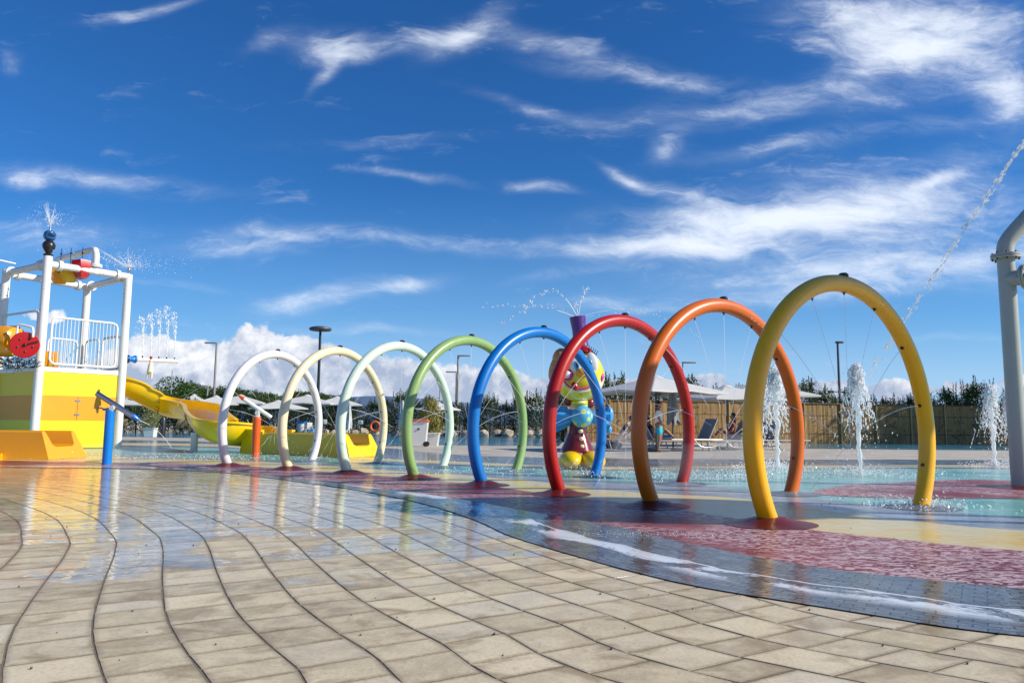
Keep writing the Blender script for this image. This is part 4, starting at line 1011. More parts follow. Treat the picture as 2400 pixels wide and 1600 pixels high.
mb = MB(); a0 = Q(1353, 1060, 0); mb.lathe([(.33, -.0), (.345, .04), (.27, .2), (.18, .42), (.15, .6)], a0, Z3, 26); mb.build('coat', M['brownred'], cw)
MB().lathe([(.005, 0), (.03, .02), (.03, .5), (.0, .52)], Q(1366, 1058, -.26), Vector((-.02, .25, 1)), 10).build('coat_opening', M['black'], cw)
for yy in (1010, 1028, 1046): ell(1361 + (yy - 1010) * .08, yy, -.2 - (yy - 1010) * .0022, 5.5, 5, 'hoop_cream', 'button', cw, 0, .03)
for (x_, nm) in ((1338, 0), (1389, 1)): MB().ball(Q(x_, 1080, -.25 - .03 * nm), (29 * PX, .42, 23 * PX), 26, 14).build('shoe', M['hoop_yellow'] if False else M['clownshoe'] if 'clownshoe' in M else M['yellow'], cw)
for x_ in (1344, 1378): MB().cyl(Q(x_, 1092, 0), Q(x_ - 2, 1050, 0), .10, 14).build('leg', M['brownred'], cw)
# ------------------------------------------------------------------ umbrellas
def umb_proto(w=3.0, name='sun_umbrella', grp='open sun umbrellas', flap=True):
    r_ = thing(name, (0, 0, 0), 'pale square sun umbrella', 'umbrella', grp); h = w / 2; mb = MB()
    n = 8; vs = []; zt, ze = 2.62, 2.12
    rim = []
    for k_ in range(8):
        ang = k_ * math.pi / 4; cx_, sx_ = math.cos(ang), math.sin(ang); m_ = max(abs(cx_), abs(sx_)); rim.append(Vector((cx_ / m_ * h, sx_ / m_ * h, ze - (.05 if k_ % 2 else 0))))
    rings = [(.07, 0), (.35, .0), (.7, .0), (1.0, 0)]
    for t, _ in rings:
        for k_ in range(8):
            for s_ in (0, .5):
                a, b = rim[k_], rim[(k_ + 1) % 8]; p = a.lerp(b, s_); sag = .035 * (1 if s_ else 0) * t
                vs.append(Vector((p.x * t * (1 - .02 * (s_ > 0)), p.y * t * (1 - .02 * (s_ > 0)), zt + (p.z - zt) * t ** 1.08 - sag)))
    N = 16; fs = [(i * N + j, i * N + (j + 1) % N, (i + 1) * N + (j + 1) % N, (i + 1) * N + j) for i in range(3) for j in range(N)]
    # valance
    o = len(vs)
    for j in range(N): v = vs[3 * N + j]; vs.append(v - Vector((0, 0, .07)))
    fs += [(3 * N + j, 3 * N + (j + 1) % N, o + (j + 1) % N, o + j) for j in range(N)]
    mb.add(vs, fs); mb.build('canopy', M['canvas'], r_, True, 12)
    MB().lathe([(.30, -.06), (.12, .05), (.02, .09)], (0, 0, zt - .02), Z3, 8).build('top_vent', M['canvas'], r_)
    MB().cyl((0, 0, 0), (0, 0, zt + .06), .035, 10).build('pole', M['dkgrey'], r_)
    mb = MB()
    for p in rim: mb.cyl(Vector((0, 0, zt - .06)), p - Vector((p.x * .02, p.y * .02, .02)), .012, 5); mb.cyl(Vector((0, 0, 1.95)), Vector((p.x * .5, p.y * .5, zt + (p.z - zt) * .5 - .04)), .010, 5)
    mb.build('ribs', M['dkgrey'], r_, False)
    MB().box((0, 0, .06), (.6, .6, .10), 0, .02).build('base', M['dkgrey'], r_)
    return r_
up_ = umb_proto()
def putumb(px, py, Y, rz, lab, proto=up_, first=False, w=1.0):
    p = D(px, py, Y); z = p.z; s_ = z / 2.68; p.z = 0
    o = proto if first else dup(proto, p, rz)
    o.location = p; o.rotation_euler = (0, 0, rz); o.scale = (w, w, s_); o['label'] = lab; return o
UM = [(1537, 879, 25.5, .55, 'largest pale umbrella, over the man in the white shirt', 1.12), (1702, 901, 28.0, .35, 'low pale umbrella between the orange and yellow hoops', 1.0), (1768, 893, 33.0, .2, 'pale umbrella half hidden behind the yellow hoop', 1.3),
      (507, 926, 52, .4, 'pale umbrella at the foot of the thin lamp post on the left', .95), (565, 924, 54, .2, 'pale umbrella seen through the white hoop', 1.15), (652, 937, 46, .5, 'low pale umbrella seen between the white and cream hoops', 1.0),
      (721, 924, 52, .1, 'pale umbrella seen through the cream hoop by the black lamp post', 1.2), (790, 928, 54, .3, 'pale umbrella seen just left of the mint hoop', 1.1), (1027, 941, 54, .6, 'small pale umbrella seen through the green hoop', .8),
      (455, 923, 60, .4, 'pale umbrella peeking over the rim of the yellow slide', .8), (262, 925, 44, .3, 'pale umbrella behind the right corner post of the tower', 1.2)]
for i, (a, b, y_, rz, lab, w_) in enumerate(UM): putumb(a, b, y_, rz, lab, first=(i == 0), w=w_)
def closed(px, pt, pb, Y, lab, mt):
    b = D(px, pb, Y); t_ = D(px, pt, Y); g = Vector((b.x, b.y, 0)); r_ = thing('folded_umbrella', g, lab, 'umbrella', 'folded sun umbrellas'); rr = random.Random(int(px))
    MB().cyl(g, g + Z3 * (t_.z + .08), .03, 10).build('pole', M['dkgrey'], r_); L = t_.z - b.z; n = 20; vs = []
    for i in range(9):
        t = i / 8; rad = (.05 + .17 * t ** .8) * (1 if i < 7 else .9)
        for j in range(n): a = 2 * math.pi * j / n; q = rad * (1 + .32 * math.cos(a * 5 + t)); vs.append((g.x + q * math.cos(a), g.y + q * math.sin(a), t_.z - L * t - (.10 * math.cos(a * 5) if i == 8 else 0)))
    fs = [(i * n + j, i * n + (j + 1) % n, (i + 1) * n + (j + 1) % n, (i + 1) * n + j) for i in range(8) for j in range(n)]
    MB().add(vs, fs).build('folded_canopy', M[mt], r_, True, 60); MB().box(g + Z3 * .06, (.6, .6, .1), 0, .02).build('base', M['dkgrey'], r_)
closed(1577, 914, 990, 26, 'folded grey umbrella behind the person in the white shirt', 'canvasg')
closed(817, 948, 1006, 50, 'folded umbrella standing right behind the mint hoop', 'canvas')
closed(942, 938, 1000, 50, 'folded umbrella standing left of the green hoop', 'canvas')
# ------------------------------------------------------------------ loungers
def lounger():
    r_ = thing('sun_lounger', (0, 0, 0), 'grey lounger', 'sun lounger', 'grey sun loungers by the reed fence')
    for y_ in (-.32, .32): MB().tube([(-.95, y_, .36), (.55, y_, .36), (.95, y_, .36)], .022, 8).build('side_rail', M['alu'], r_)
    MB().box((-.25, 0, .385), (1.35, .6, .015), 0, .004).build('seat_sling', M['grey'], r_)
    q = Matrix.Rotation(R(-62), 3, 'Y'); MB().box(Vector((.43, 0, .39)) + q @ Vector((.36, 0, 0)), (.72, .6, .016), 0, .004, q).build('back_sling', M['grey'], r_)
    for y_ in (-.32, .32): MB().tube([(.43, y_, .38), Vector((.43, y_, .38)) + q @ Vector((.74, 0, 0))], .018, 8).build('back_rail', M['alu'], r_)
    for x_ in (-.8, .75):
        for y_ in (-.3, .3): MB().tube([(x_, y_, .36), (x_ + .05, y_, .18), (x_ + .10, y_, .0)], .02, 8).build('leg', M['alu'], r_)
    MB().tube(catmull([(-.1, -.32, .34), (.1, -.32, .16), (.45, -.32, .12), (.8, -.32, .2), (.9, -.32, .34)], 5), .018, 8).build('arm_hoop', M['alu'], r_)
    return r_
lo = lounger()
LO = [(1475, 1052, 0.0, 1.0, 'grey lounger with two bare legged sunbathers beside the standing person'), (1555, 1057, 3.14 + .1, 1, 'grey lounger with a blue towel left of the red hoop leg'),
      (1622, 1056, 0.35, 1.1, 'empty grey lounger with its raised back just right of the red hoop'), (1700, 1056, 0.2, 1, 'grey lounger under the seated person in dark red'), (1770, 1053, .1, 1, 'grey lounger behind the left leg of the yellow hoop'), (1835, 1054, 3.3, 1, 'grey lounger seen behind the double fountain')]
for i, (a, b, rz, s_, lab) in enumerate(LO):
    g = G(a, b); 
    if i == 0: lo.location = g; lo.rotation_euler = (0, 0, rz); lo['label'] = lab
    else: dup(lo, g, rz, s_, lab)
# ------------------------------------------------------------------ people
def skinned(name, chains, mt, parent, sub=2):
    """chains: list of lists of (x,y,z,r); first vertex of every later chain may reuse an earlier point"""
    vs = []; es = []; rs = []; key = {}
    for ch in chains:
        prev = None
        for (x, y, z, r) in ch:
            k_ = (round(x, 3), round(y, 3), round(z, 3))
            if k_ not in key: key[k_] = len(vs); vs.append((x, y, z)); rs.append(r)
            i = key[k_]
            if prev is not None and prev != i: es.append((prev, i))
            prev = i
    me = bpy.data.meshes.new(name); me.from_pydata(vs, es, []); me.materials.append(mt)
    ob_ = bpy.data.objects.new(name, me); C.objects.link(ob_); ob_.parent = parent
    sk = ob_.modifiers.new('skin', 'SKIN'); ss = ob_.modifiers.new('sub', 'SUBSURF'); ss.levels = sub; ss.render_levels = sub; sk.use_smooth_shade = True
    for i, r in enumerate(rs): me.skin_vertices[0].data[i].radius = (r, r)
    me.skin_vertices[0].data[0].use_root = True
    return ob_
def fingers(w_, d_, side, par, mt):
    """five short finger chains fanned from the wrist end"""
    w_ = Vector(w_); d_ = Vector(d_).normalized(); side = Vector(side).normalized(); ch = []
    for k_ in range(4):
        b = w_ + side * (.012 * (k_ - 1.5)); L = (.065, .075, .07, .055)[k_]; e1 = b + d_ * L * .5; e2 = b + d_ * L + d_.cross(side) * .015
        ch.append([(*b, .009), (*e1, .0085), (*e2, .007)])
    b = w_ - d_ * .03 - side * .02; ch.append([(*b, .011), (*(b - side * .03 + d_ * .025), .0095), (*(b - side * .04 + d_ * .055), .008)])
    return ch
def standing(base, rz, label, H=1.62):
    s_ = H / 1.75; r_ = thing('person', base, label, 'person'); r_.rotation_euler = (0, 0, rz); r_.scale = (s_,) * 3
    b = [[(0, 0, .95, .125), (0, .0, 1.12, .11), (0, .0, 1.28, .13), (0, .01, 1.42, .10), (0, .0, 1.50, .052), (0, -.01, 1.56, .055)],
         [(0, 0, .95, .125), (-.10, 0, .88, .085), (-.12, -.02, .5, .055), (-.12, .02, .12, .036), (-.12, .01, .05, .04), (-.13, -.12, .03, .032)],
         [(0, 0, .95, .125), (.10, 0, .88, .085), (.13, -.06, .5, .055), (.13, .06, .12, .036), (.13, .05, .05, .04), (.14, -.08, .03, .032)],
         [(0, .01, 1.42, .10), (-.18, 0, 1.40, .052), (-.22, -.02, 1.13, .040), (-.20, -.20, .95, .028), (-.20, -.26, .90, .027)],
         [(0, .01, 1.42, .10), (.18, 0, 1.40, .052), (.23, .03, 1.13, .040), (.22, -.08, .92, .028), (.22, -.11, .86, .027)]]
    body = skinned('body', b, M['skin2'], r_)
    hd = MB().ball((0, 0, 0), (.078, .098, .118), 20, 14)
    me_b = MB(); me_b.ball((0, -.02, 1.655), (.076, .096, .115), 20, 14).ball((0, -.115, 1.645), (.013, .02, .022), 8, 6).ball((.078, -.01, 1.65), (.012, .025, .032), 8, 6).ball((-.078, -.01, 1.65), (.012, .025, .032), 8, 6).ball((0, -.10, 1.60), (.028, .012, .008), 8, 6)
    def rel(mb, nm, mt): 
        me = bpy.data.meshes.new(nm); me.from_pydata(mb.v, [], mb.f); me.materials.append(mt); me.polygons.foreach_set('use_smooth', [True] * len(me.polygons)); o = bpy.data.objects.new(nm, me); C.objects.link(o); o.parent = r_; return o
    h_ = rel(me_b, 'head', M['skin2']); rel(MB().ball((.03, -.11, 1.675), .011, 8, 6).ball((-.03, -.11, 1.675), .011, 8, 6), 'eyes', M['hair'])
    rel(MB().ball((0, .012, 1.685), (.088, .10, .115), 18, 12, noise=.05, rnd=random.Random(1)), 'hair', M['hair'])
    skinned('shirt', [[(0, 0, .93, .150), (0, .0, 1.12, .138), (0, .0, 1.28, .152), (0, .01, 1.41, .118), (0, 0, 1.455, .075)], [(0, .01, 1.41, .118), (-.17, 0, 1.40, .072), (-.215, -.01, 1.22, .062)], [(0, .01, 1.41, .118), (.17, 0, 1.40, .072), (.22, .01, 1.22, .062)]], M['shirt'], r_)
    skinned('shorts', [[(0, 0, .95, .148), (0, 0, .86, .14)], [(0, 0, .86, .14), (-.115, -.01, .72, .10), (-.12, -.015, .56, .09)], [(0, 0, .86, .14), (.12, -.02, .72, .10), (.13, -.04, .56, .09)]], M['turq'], r_)
    for sx, w_ in ((-1, (-.20, -.27, .88)), (1, (.22, -.12, .84))): skinned('hand', fingers(w_, (0, -.4, -1), (1, 0, 0), r_, None) , M['skin2'], r_, 1)
    return r_
pm = G(1552, 1060); standing(Vector((pm.x, pm.y + .5, 0)), R(75), 'person in white t-shirt and turquoise shorts standing between loungers', 1.66)
def reclining(base, rz, label, top_mt, skin='skin', knees=.35, seat=.42, hairlong=False, sit=False):
    r_ = thing('person', base, label, 'person'); r_.rotation_euler = (0, 0, rz)
    a = R(62 if not sit else 82); tx, tz = math.cos(a), math.sin(a)
    hip = (0.30, 0, seat + .07); sh = (hip[0] + tx * .46, 0, hip[2] + tz * .46); nk = (hip[0] + tx * .56, 0, hip[2] + tz * .56)
    b = [[(*hip, .12), (hip[0] + tx * .22, 0, hip[2] + tz * .22, .11), (*sh, .105), (*nk, .05), (hip[0] + tx * .62, 0, hip[2] + tz * .62, .05)]]
    for s_ in (-1, 1):
        kz = seat + .08 + knees * (1 if s_ > 0 else .9); kx = hip[0] - math.sqrt(max(.01, .43 ** 2 - (kz - hip[2]) ** 2)); fz = seat + .06; fx = kx - math.sqrt(max(.01, .42 ** 2 - (kz - fz) ** 2))
        b.append([(*hip, .12), (hip[0] - .04, .09 * s_, hip[2], .085), (kx, .11 * s_, kz, .056), (fx, .11 * s_, fz + .03, .036), (fx - .04, .11 * s_, fz, .034), (fx - .12, .115 * s_, fz + .06, .026)])
        b.append([(*sh, .105), (sh[0], .18 * s_, sh[2] - .02, .05), (sh[0] - .12, .23 * s_, sh[2] - .24, .038), (sh[0] - .28, .15 * s_, sh[2] - .30, .028)])
    skinned('body', b, M[skin], r_)
    hc = Vector((hip[0] + tx * .73, 0, hip[2] + tz * .74))
    def rel(mb, nm, mt): 
        me = bpy.data.meshes.new(nm); me.from_pydata(mb.v, [], mb.f); me.materials.append(mt); me.polygons.foreach_set('use_smooth', [True] * len(me.polygons)); o = bpy.data.objects.new(nm, me); C.objects.link(o); o.parent = r_; return o
    rel(MB().ball(hc, (.096, .077, .115), 18, 12).ball(hc + Vector((-.098, 0, -.01)), (.02, .012, .02), 8, 6), 'head', M[skin])
    rel(MB().ball(hc + Vector((-.088, .03, .02)), .011, 8, 6).ball(hc + Vector((-.088, -.03, .02)), .011, 8, 6), 'eyes', M['hair'])
    mb = MB().ball(hc + Vector((.022, 0, .025)), (.10, .09, .115), 18, 12, noise=.05, rnd=random.Random(2))
    if hairlong: mb.ball(hc + Vector((.05, 0, -.13)), (.07, .10, .19), 14, 10, noise=.06, rnd=random.Random(3))
    rel(mb, 'hair', M['hair'])
    skinned('clothing', [[(hip[0] - .02, 0, hip[2], .138), (hip[0] + tx * .22, 0, hip[2] + tz * .22, .128), (sh[0], 0, sh[2], .118)], [(sh[0], 0, sh[2], .118), (sh[0] - .01, .17, sh[2] - .03, .064), (sh[0] - .06, .21, sh[2] - .14, .056)], [(sh[0], 0, sh[2], .118), (sh[0] - .01, -.17, sh[2] - .03, .064), (sh[0] - .06, -.21, sh[2] - .14, .056)]], M[top_mt], r_)
    for s_ in (-1, 1): skinned('hand', fingers((sh[0] - .29, .14 * s_, sh[2] - .31), (-1, 0, -.2), (0, 1, 0), r_, None), M[skin], r_, 1)
    return r_
g = G(1475, 1052); reclining(g + Vector((.05, .12, 0)), 0, 'sunbather with raised knees lying on the lounger beside the standing person', 'navy', 'skin', .36)
g = G(1440, 1050); reclining(G(1450, 1048) + Vector((0, 1.0, 0)), .15, 'second sunbather stretched out behind the orange hoop leg', 'dkgrey', 'skin', .05)
g = G(1555, 1057); reclining(g + Vector((0, .05, 0)), 3.24, 'sunbather in dark clothes on the lounger left of the red hoop', 'navy', 'skin2', .28)
g = G(1700, 1056); reclining(g + Vector((-.05, .1, 0)), .2, 'long haired person in a dark red top sitting on a lounger', 'maroon', 'skin2', .30, .42, True, True)
g = G(1560, 1050); tag(MB().box(g + Vector((-.2, -.05, .46)), (.75, .45, .12), .2, .05).build('towel', M['towel'], None), 'crumpled blue towel on the lounger left of the red hoop', 'towel')
g = G(1750, 1054); tg = thing('beach_bag', g + Vector((0, -.1, .4)), 'blue and white bag leaning on the lounger behind the yellow hoop', 'bag'); MB().box(g + Vector((0, -.1, .68)), (.5, .22, .5), .5, .08, Matrix.Rotation(R(38), 3, 'Y')).build('bag_body', M['towel'], tg); MB().tube(catmull([g + Vector((-.3, -.1, .85)), g + Vector((-.2, -.1, 1.08)), g + Vector((0, -.1, 1.0))], 4), .02, 8).build('strap', M['navy'], tg)
# ------------------------------------------------------------------ fence, hedge, trees, rocks
fr = thing('reed_fence', G(1900, 1036), 'tall golden reed screen fence along the right side with wooden posts', 'fence')
F0, F1 = G(1330, 1036), G(2520, 1041); F0.z = F1.z = 0; FH = 2.16
fd = (F1 - F0).normalized(); fn = Vector((fd.y, -fd.x, 0)); nseg = 14
for i in range(nseg):
    a = F0.lerp(F1, i / nseg) + fd * .01; b = F0.lerp(F1, (i + 1) / nseg) - fd * .01; mb = MB(); n = 24; vs = []; rr = random.Random(i)
    for j in range(n + 1):
        p = a.lerp(b, j / n) + fn * rr.uniform(-.015, .015); h_ = FH + rr.uniform(-.03, .03); vs += [(p.x, p.y, .0), (p.x, p.y, h_), (p.x - fn.x * .04, p.y - fn.y * .04, h_), (p.x - fn.x * .04, p.y - fn.y * .04, 0)]
    fs = [(4 * j + q_, 4 * j + 4 + q_, 4 * j + 4 + (q_ + 1) % 4, 4 * j + (q_ + 1) % 4) for j in range(n) for q_ in range(4)] + [(0, 1, 2, 3), (4 * n + 3, 4 * n + 2, 4 * n + 1, 4 * n)]
    mb.add(vs, fs); mb.build('reed_panel', M['reed'], fr, False)
    p = F0.lerp(F1, i / nseg) + fn * .035; MB().cyl(p, p + Z3 * (FH + .02), .04, 10).build('fence_post', M['postwood'], fr)
MB().cyl(F0 + fn * .03 + Z3 * FH, F1 + fn * .03 + Z3 * FH, .03, 8).build('top_rail', M['wood'], fr)
def leafcloud(mb, rr, shape, n, size, upb=0.0, clump=0, el=2.2):
    cl = [shape() for _ in range(clump)] if clump else None
    for _ in range(n):
        if cl: c = cl[rr.randrange(clump)]; p = c + Vector((rr.gauss(0, 1), rr.gauss(0, 1), rr.gauss(0, 1))) * size * 2.4
        else: p = shape()
        d = Vector((rr.gauss(0, 1), rr.gauss(0, 1), rr.gauss(upb, 1))).normalized(); a, b = frame(d); t = rr.uniform(0, 6.28); s_ = a * math.cos(t) + b * math.sin(t)
        L = size * rr.uniform(.6, 1.4) * el; w_ = size * rr.uniform(.5, 1.0)
        o = len(mb.v); mb.v += [p - s_ * w_ * .5, p + s_ * w_ * .5, p + d * L]; mb.f.append((o, o + 1, o + 2))
def shrub_mesh(seed, h=2.7, w_=.8):
    rr = random.Random(seed); mb = MB()
    def shp():
        t = rr.random() ** .8; a = rr.uniform(0, 6.28); r_ = w_ * (1.02 - t ** 4 * .75) * math.sqrt(rr.uniform(.2, 1)); return Vector((r_ * math.cos(a), r_ * math.sin(a) * .8, .08 + t * (h - .2)))
    leafcloud(mb, rr, shp, 2800, .065, .5, 150)
    for _ in range(7):     # leader shoots breaking the top line
        x_, y_ = rr.uniform(-w_ * .7, w_ * .7), rr.uniform(-.4, .4); tp = h + rr.uniform(.0, .5); ln = Vector((rr.uniform(-.15, .15), 0, 0))
        for q in range(34):
            t = q / 34; p = Vector((x_, y_, h - .5 + (tp - h + .5) * t)) + ln * t
            d = Vector((rr.gauss(0, 1), rr.gauss(0, 1), .9)).normalized(); L = .20 * (1 - t * .7); o = len(mb.v); s_ = frame(d)[0] * .035; mb.v += [p - s_, p + s_, p + d * L]; mb.f.append((o, o + 1, o + 2))
    return mb
def loose(mb, name, mt, parent):
    me = bpy.data.meshes.new(name); me.from_pydata(mb.v, [], mb.f); me.materials.append(mt); o = bpy.data.objects.new(name, me); C.objects.link(o); o.parent = parent; return o
protos = []
for s_ in range(4):
    r_ = thing('hedge_shrub', (0, 0, 0), 'dark green conifer shrub of the long hedge', 'shrub', 'shrubs of the hedge')
    loose(shrub_mesh(s_ + 11), 'foliage', M['leaf_hedge'], r_)
    MB().cyl((0, 0, 0), (.03, 0, 1.9), .05, 8, .02).build('trunk', M['bark'], r_); protos.append(r_)
rr = random.Random(21); used = set(); k_ = 0
def hedge(P0, P1, z0, lab, sc=1.0, step=1.15, scy=1.0):
    global k_
    L = (P1 - P0).length; n = int(L / step)
    for i in range(n + 1):
        p = P0.lerp(P1, i / max(1, n)) + Vector((rr.uniform(-.15, .15), rr.uniform(-.3, .3), 0)); p.z = z0
        pi_ = rr.randrange(4); src = protos[pi_]
        o = src if pi_ not in used else copytree(src)
        used.add(pi_); o.location = p; o.rotation_euler = (0, 0, rr.uniform(0, 6.28)); s2_ = sc * rr.uniform(.82, 1.2); o.scale = (sc * 1.15, sc * 1.15, s2_ * scy * rr.uniform(.96, 1.06)); o['label'] = lab; k_ += 1
hL0, hL1 = D(255, 1000, 58), D(1330, 1000, 56)
hedge(hL0, hL1, 0, 'dark green conifer shrub in the tall hedge behind the pool', 1.0, 1.1)
hedge(D(1318, 1000, 49.5), D(1420, 1000, 49.5), 0, 'dark green conifer shrub where the hedge meets the reed fence', 1.0, 1.0, 1.0)
hedge(F0 - fn * 1.0, F1 - fn * 1.0, 0, 'green conifer shrub rising just above the reed fence', .92, 1.0, 1.14)
# rounded pines
def pine(px, py, Y, rx, rz_, lab, seed):
    c = D(px, py, Y); g = Vector((c.x, c.y, 0)); r_ = thing('pine_tree', g, lab, 'pine tree', 'round crowned pines beyond the hedge'); rr_ = random.Random(seed); mb = MB(); sub = []
    for _ in range(16): a = rr_.uniform(0, 6.28); q = rr_.random() ** .5 * .8; sub.append((Vector((rx * q * math.cos(a), rx * q * math.sin(a) * .8, rz_ * rr_.uniform(-.45, .55) * (1 - q * .5))), rr_.uniform(.35, .55)))
    def shp():
        s0, f = sub[rr_.randrange(16)]; d = Vector((rr_.gauss(0, 1), rr_.gauss(0, 1), rr_.gauss(0, 1))).normalized() * rr_.uniform(.75, 1.05); return c + s0 + Vector((d.x * rx * f, d.y * rx * f, d.z * rz_ * f * 1.1))
    leafcloud(mb, rr_, shp, 7000, .17, .6, 0, 1.6)
    mb.v = [v - g for v in mb.v]; loose(mb, 'crown', M['leaf_pine'], r_)
    tk = MB().tube([g, g + Vector((.1, 0, c.z * .5)), Vector((c.x, c.y, c.z - rz_ * .2))], [.3, .22, .15], 10)
    for q in range(5): a = q * 1.256; tk.cyl(g + Z3 * (c.z * .55), c + Vector((math.cos(a) * rx * .6, math.sin(a) * rx * .6, 0)), .1, 7, .04)
    tk.build('trunk', M['bark'], r_)
for i, a in enumerate([(415, 930, 78, 3.0, 2.0, 'round dark pine crown just right of the slide hump'), (470, 932, 80, 3.0, 1.6, 'pine crown behind the small dark lamp post'), (530, 936, 82, 3.2, 1.6, 'pine crown seen left of the white hoop'), (590, 944, 84, 3.0, 1.4, 'pine crown seen inside the white hoop'),
                       (708, 938, 90, 3.0, 1.2, 'pine crown behind the umbrella seen in the cream hoop'), (775, 942, 92, 2.4, 1.0, 'pine crown seen just left of the mint hoop'), (365, 945, 76, 2.6, 1.6, 'low pine crown hidden behind the slide')]): pine(*a, 40 + i)
pine(2640, 745, 41, 3.6, 4.2, 'big unseen pine crown added beyond the right edge to shade the fence', 71); pine(2790, 700, 40, 4, 4.6, 'tallest unseen pine crown added beyond the right edge to shade the fence', 72)  # unseen pines, added off frame to shade the right end of the fence
# boulders along the hedge foot
rr = random.Random(6); x_ = 560.0; mod = None; protr = []
for s_ in range(3):
    bm = bmesh.new(); bmesh.ops.create_icosphere(bm, subdivisions=2, radius=1); r3 = random.Random(s_ + 70)
    for v in bm.verts: v.co *= 1 + r3.uniform(-.16, .16); v.co.z *= .8
    me = bpy.data.meshes.new('boulder'); bm.to_mesh(me); bm.free(); me.materials.append(M['rock']); protr.append(me)
while x_ < 1320:
    wpx = rr.uniform(16, 34); p = G(x_, 1006 + (x_ - 560) * .012); p = D(x_, 1000, 54.0); s_ = wpx * 54 / 1756 / 2
    o = bpy.data.objects.new('boulder', protr[rr.randrange(3)]); C.objects.link(o); o.location = (p.x, p.y + rr.uniform(-.3, .5), s_ * .45); o.scale = (s_, s_ * .9, s_ * rr.uniform(.8, 1.15)); o.rotation_euler = (0, 0, rr.uniform(0, 6))
    tag(o, 'rough tan boulder in the low rock row at the foot of the hedge', 'boulder', 'boulders in front of the hedge'); x_ += wpx * rr.uniform(.75, 1.25)
# ------------------------------------------------------------------ lamp posts
def lamp(px, ptop, Y, r, mt, kind, lab):
    t_ = D(px, ptop, Y); g = Vector((t_.x, t_.y, 0)); r_ = thing('lamp_post', g, lab, 'lamp post'); MB().cyl(g, t_, r, 12, r * .7).build('pole', M[mt], r_)
    if kind == 'disc': MB().lathe([(.10, -.12), (.75, -.08), (.82, .0), (.78, .12), (.5, .2), (.1, .22)], t_, Z3, 24).build('lamp_head', M['dkgrey'], r_)
    elif kind == 'arm': MB().box(t_ + Vector((-.45, 0, .02)), (1.0, .3, .10), 0, .03).build('lamp_head', M[mt], r_)
    elif kind == 'armr': MB().box(t_ + Vector((.5, 0, .02)), (1.1, .3, .12), 0, .03).build('lamp_head', M[mt], r_)
    elif kind == 'cam':
        MB().box(t_ + Vector((.12, 0, 0)), (.5, .2, .14), 0, .03).build('lamp_head', M[mt], r_)
        c = D(px + 4, 918, Y); MB().cyl(c - Vector((.5, 0, 0)), c + Vector((.55, 0, 0)), .03, 8).box(c + Vector((-.55, 0, 0)), (.35, .16, .18), 0, .03).box(c + Vector((.5, 0, -.05)), (.4, .16, .16), 0, .03).box(c + Vector((0, -.1, -.5)), (.2, .2, .35), 0, .03).build('camera_bracket', M['dkgrey'], r_)
lamp(508, 804, 60, .11, 'lampgrey', 'arm', 'slim pale lamp post left of the white hoop'); lamp(751, 772, 55, .13, 'lampblack', 'disc', 'black lamp post with a flat round head behind the cream hoop')
lamp(487, 905, 62, .08, 'lampgrey', 'arm', 'short grey lamp post in front of the pines'); lamp(1074, 834, 66, .12, 'lampgrey', 'armr', 'tall grey lamp post seen inside the green hoop')
lamp(1070, 872, 66.6, .10, 'lampgrey', 'arm', 'lower lamp post right beside the tall grey one'); lamp(1963, 802, 50, .10, 'dkgrey', 'cam', 'dark camera mast behind the reed fence at the right')
lamp(1600, 850, 60, .07, 'lampgrey', 'armr', 'small lamp post beside the upper right of the red hoop'); lamp(1455, 912, 60, .06, 'lampgrey', 'arm', 'short lamp post left of the largest umbrella')
lamp(1031, 912, 60, .05, 'lampgrey', 'none', 'thin bare mast above the umbrella in the green hoop'); lamp(404, 868, 64, .05, 'lampgrey', 'none', 'thin bare mast rising behind the slide')
# ------------------------------------------------------------------ small poolside things
def S_(px, py, Y): p = D(px, py, Y); return p
g = G(983, 1046); bn = thing('wheelie_bin', g, 'white wheeled bin with a salmon red lid beside the green hoop', 'bin')
bw = .62; hb = .93
mb = MB(); vs = []; 
for z_, w_ in ((0.03, .24), (hb, .31)): vs += [g + Vector((-w_, -w_ * .9, z_)), g + Vector((w_, -w_ * .9, z_)), g + Vector((w_, w_ * .9, z_)), g + Vector((-w_, w_ * .9, z_))]
mb.add(vs, [(3, 2, 1, 0), (4, 5, 6, 7), (0, 1, 5, 4), (1, 2, 6, 5), (2, 3, 7, 6), (3, 0, 4, 7)]); mb.build('bin_body', M['white'], bn, False)
MB().box(g + Vector((0, 0, hb + .03)), (.70, .64, .06), 0, .02).box(g + Vector((0, .02, hb + .08)), (.60, .5, .05), 0, .02).build('lid', M['terrac'], bn)
MB().lathe([(.045, 0), (.045, .01), (.02, .012)], g + Vector((-.02, -.27, .66)), (0, -1, 0), 14).build('emblem', M['dkgrey'], bn)
for s_ in (-.2, .2): MB().cyl(g + Vector((.26 , s_ - .03, .1)), g + Vector((.26, s_ + .03, .1)), .1, 14).build('wheel', M['black'], bn)
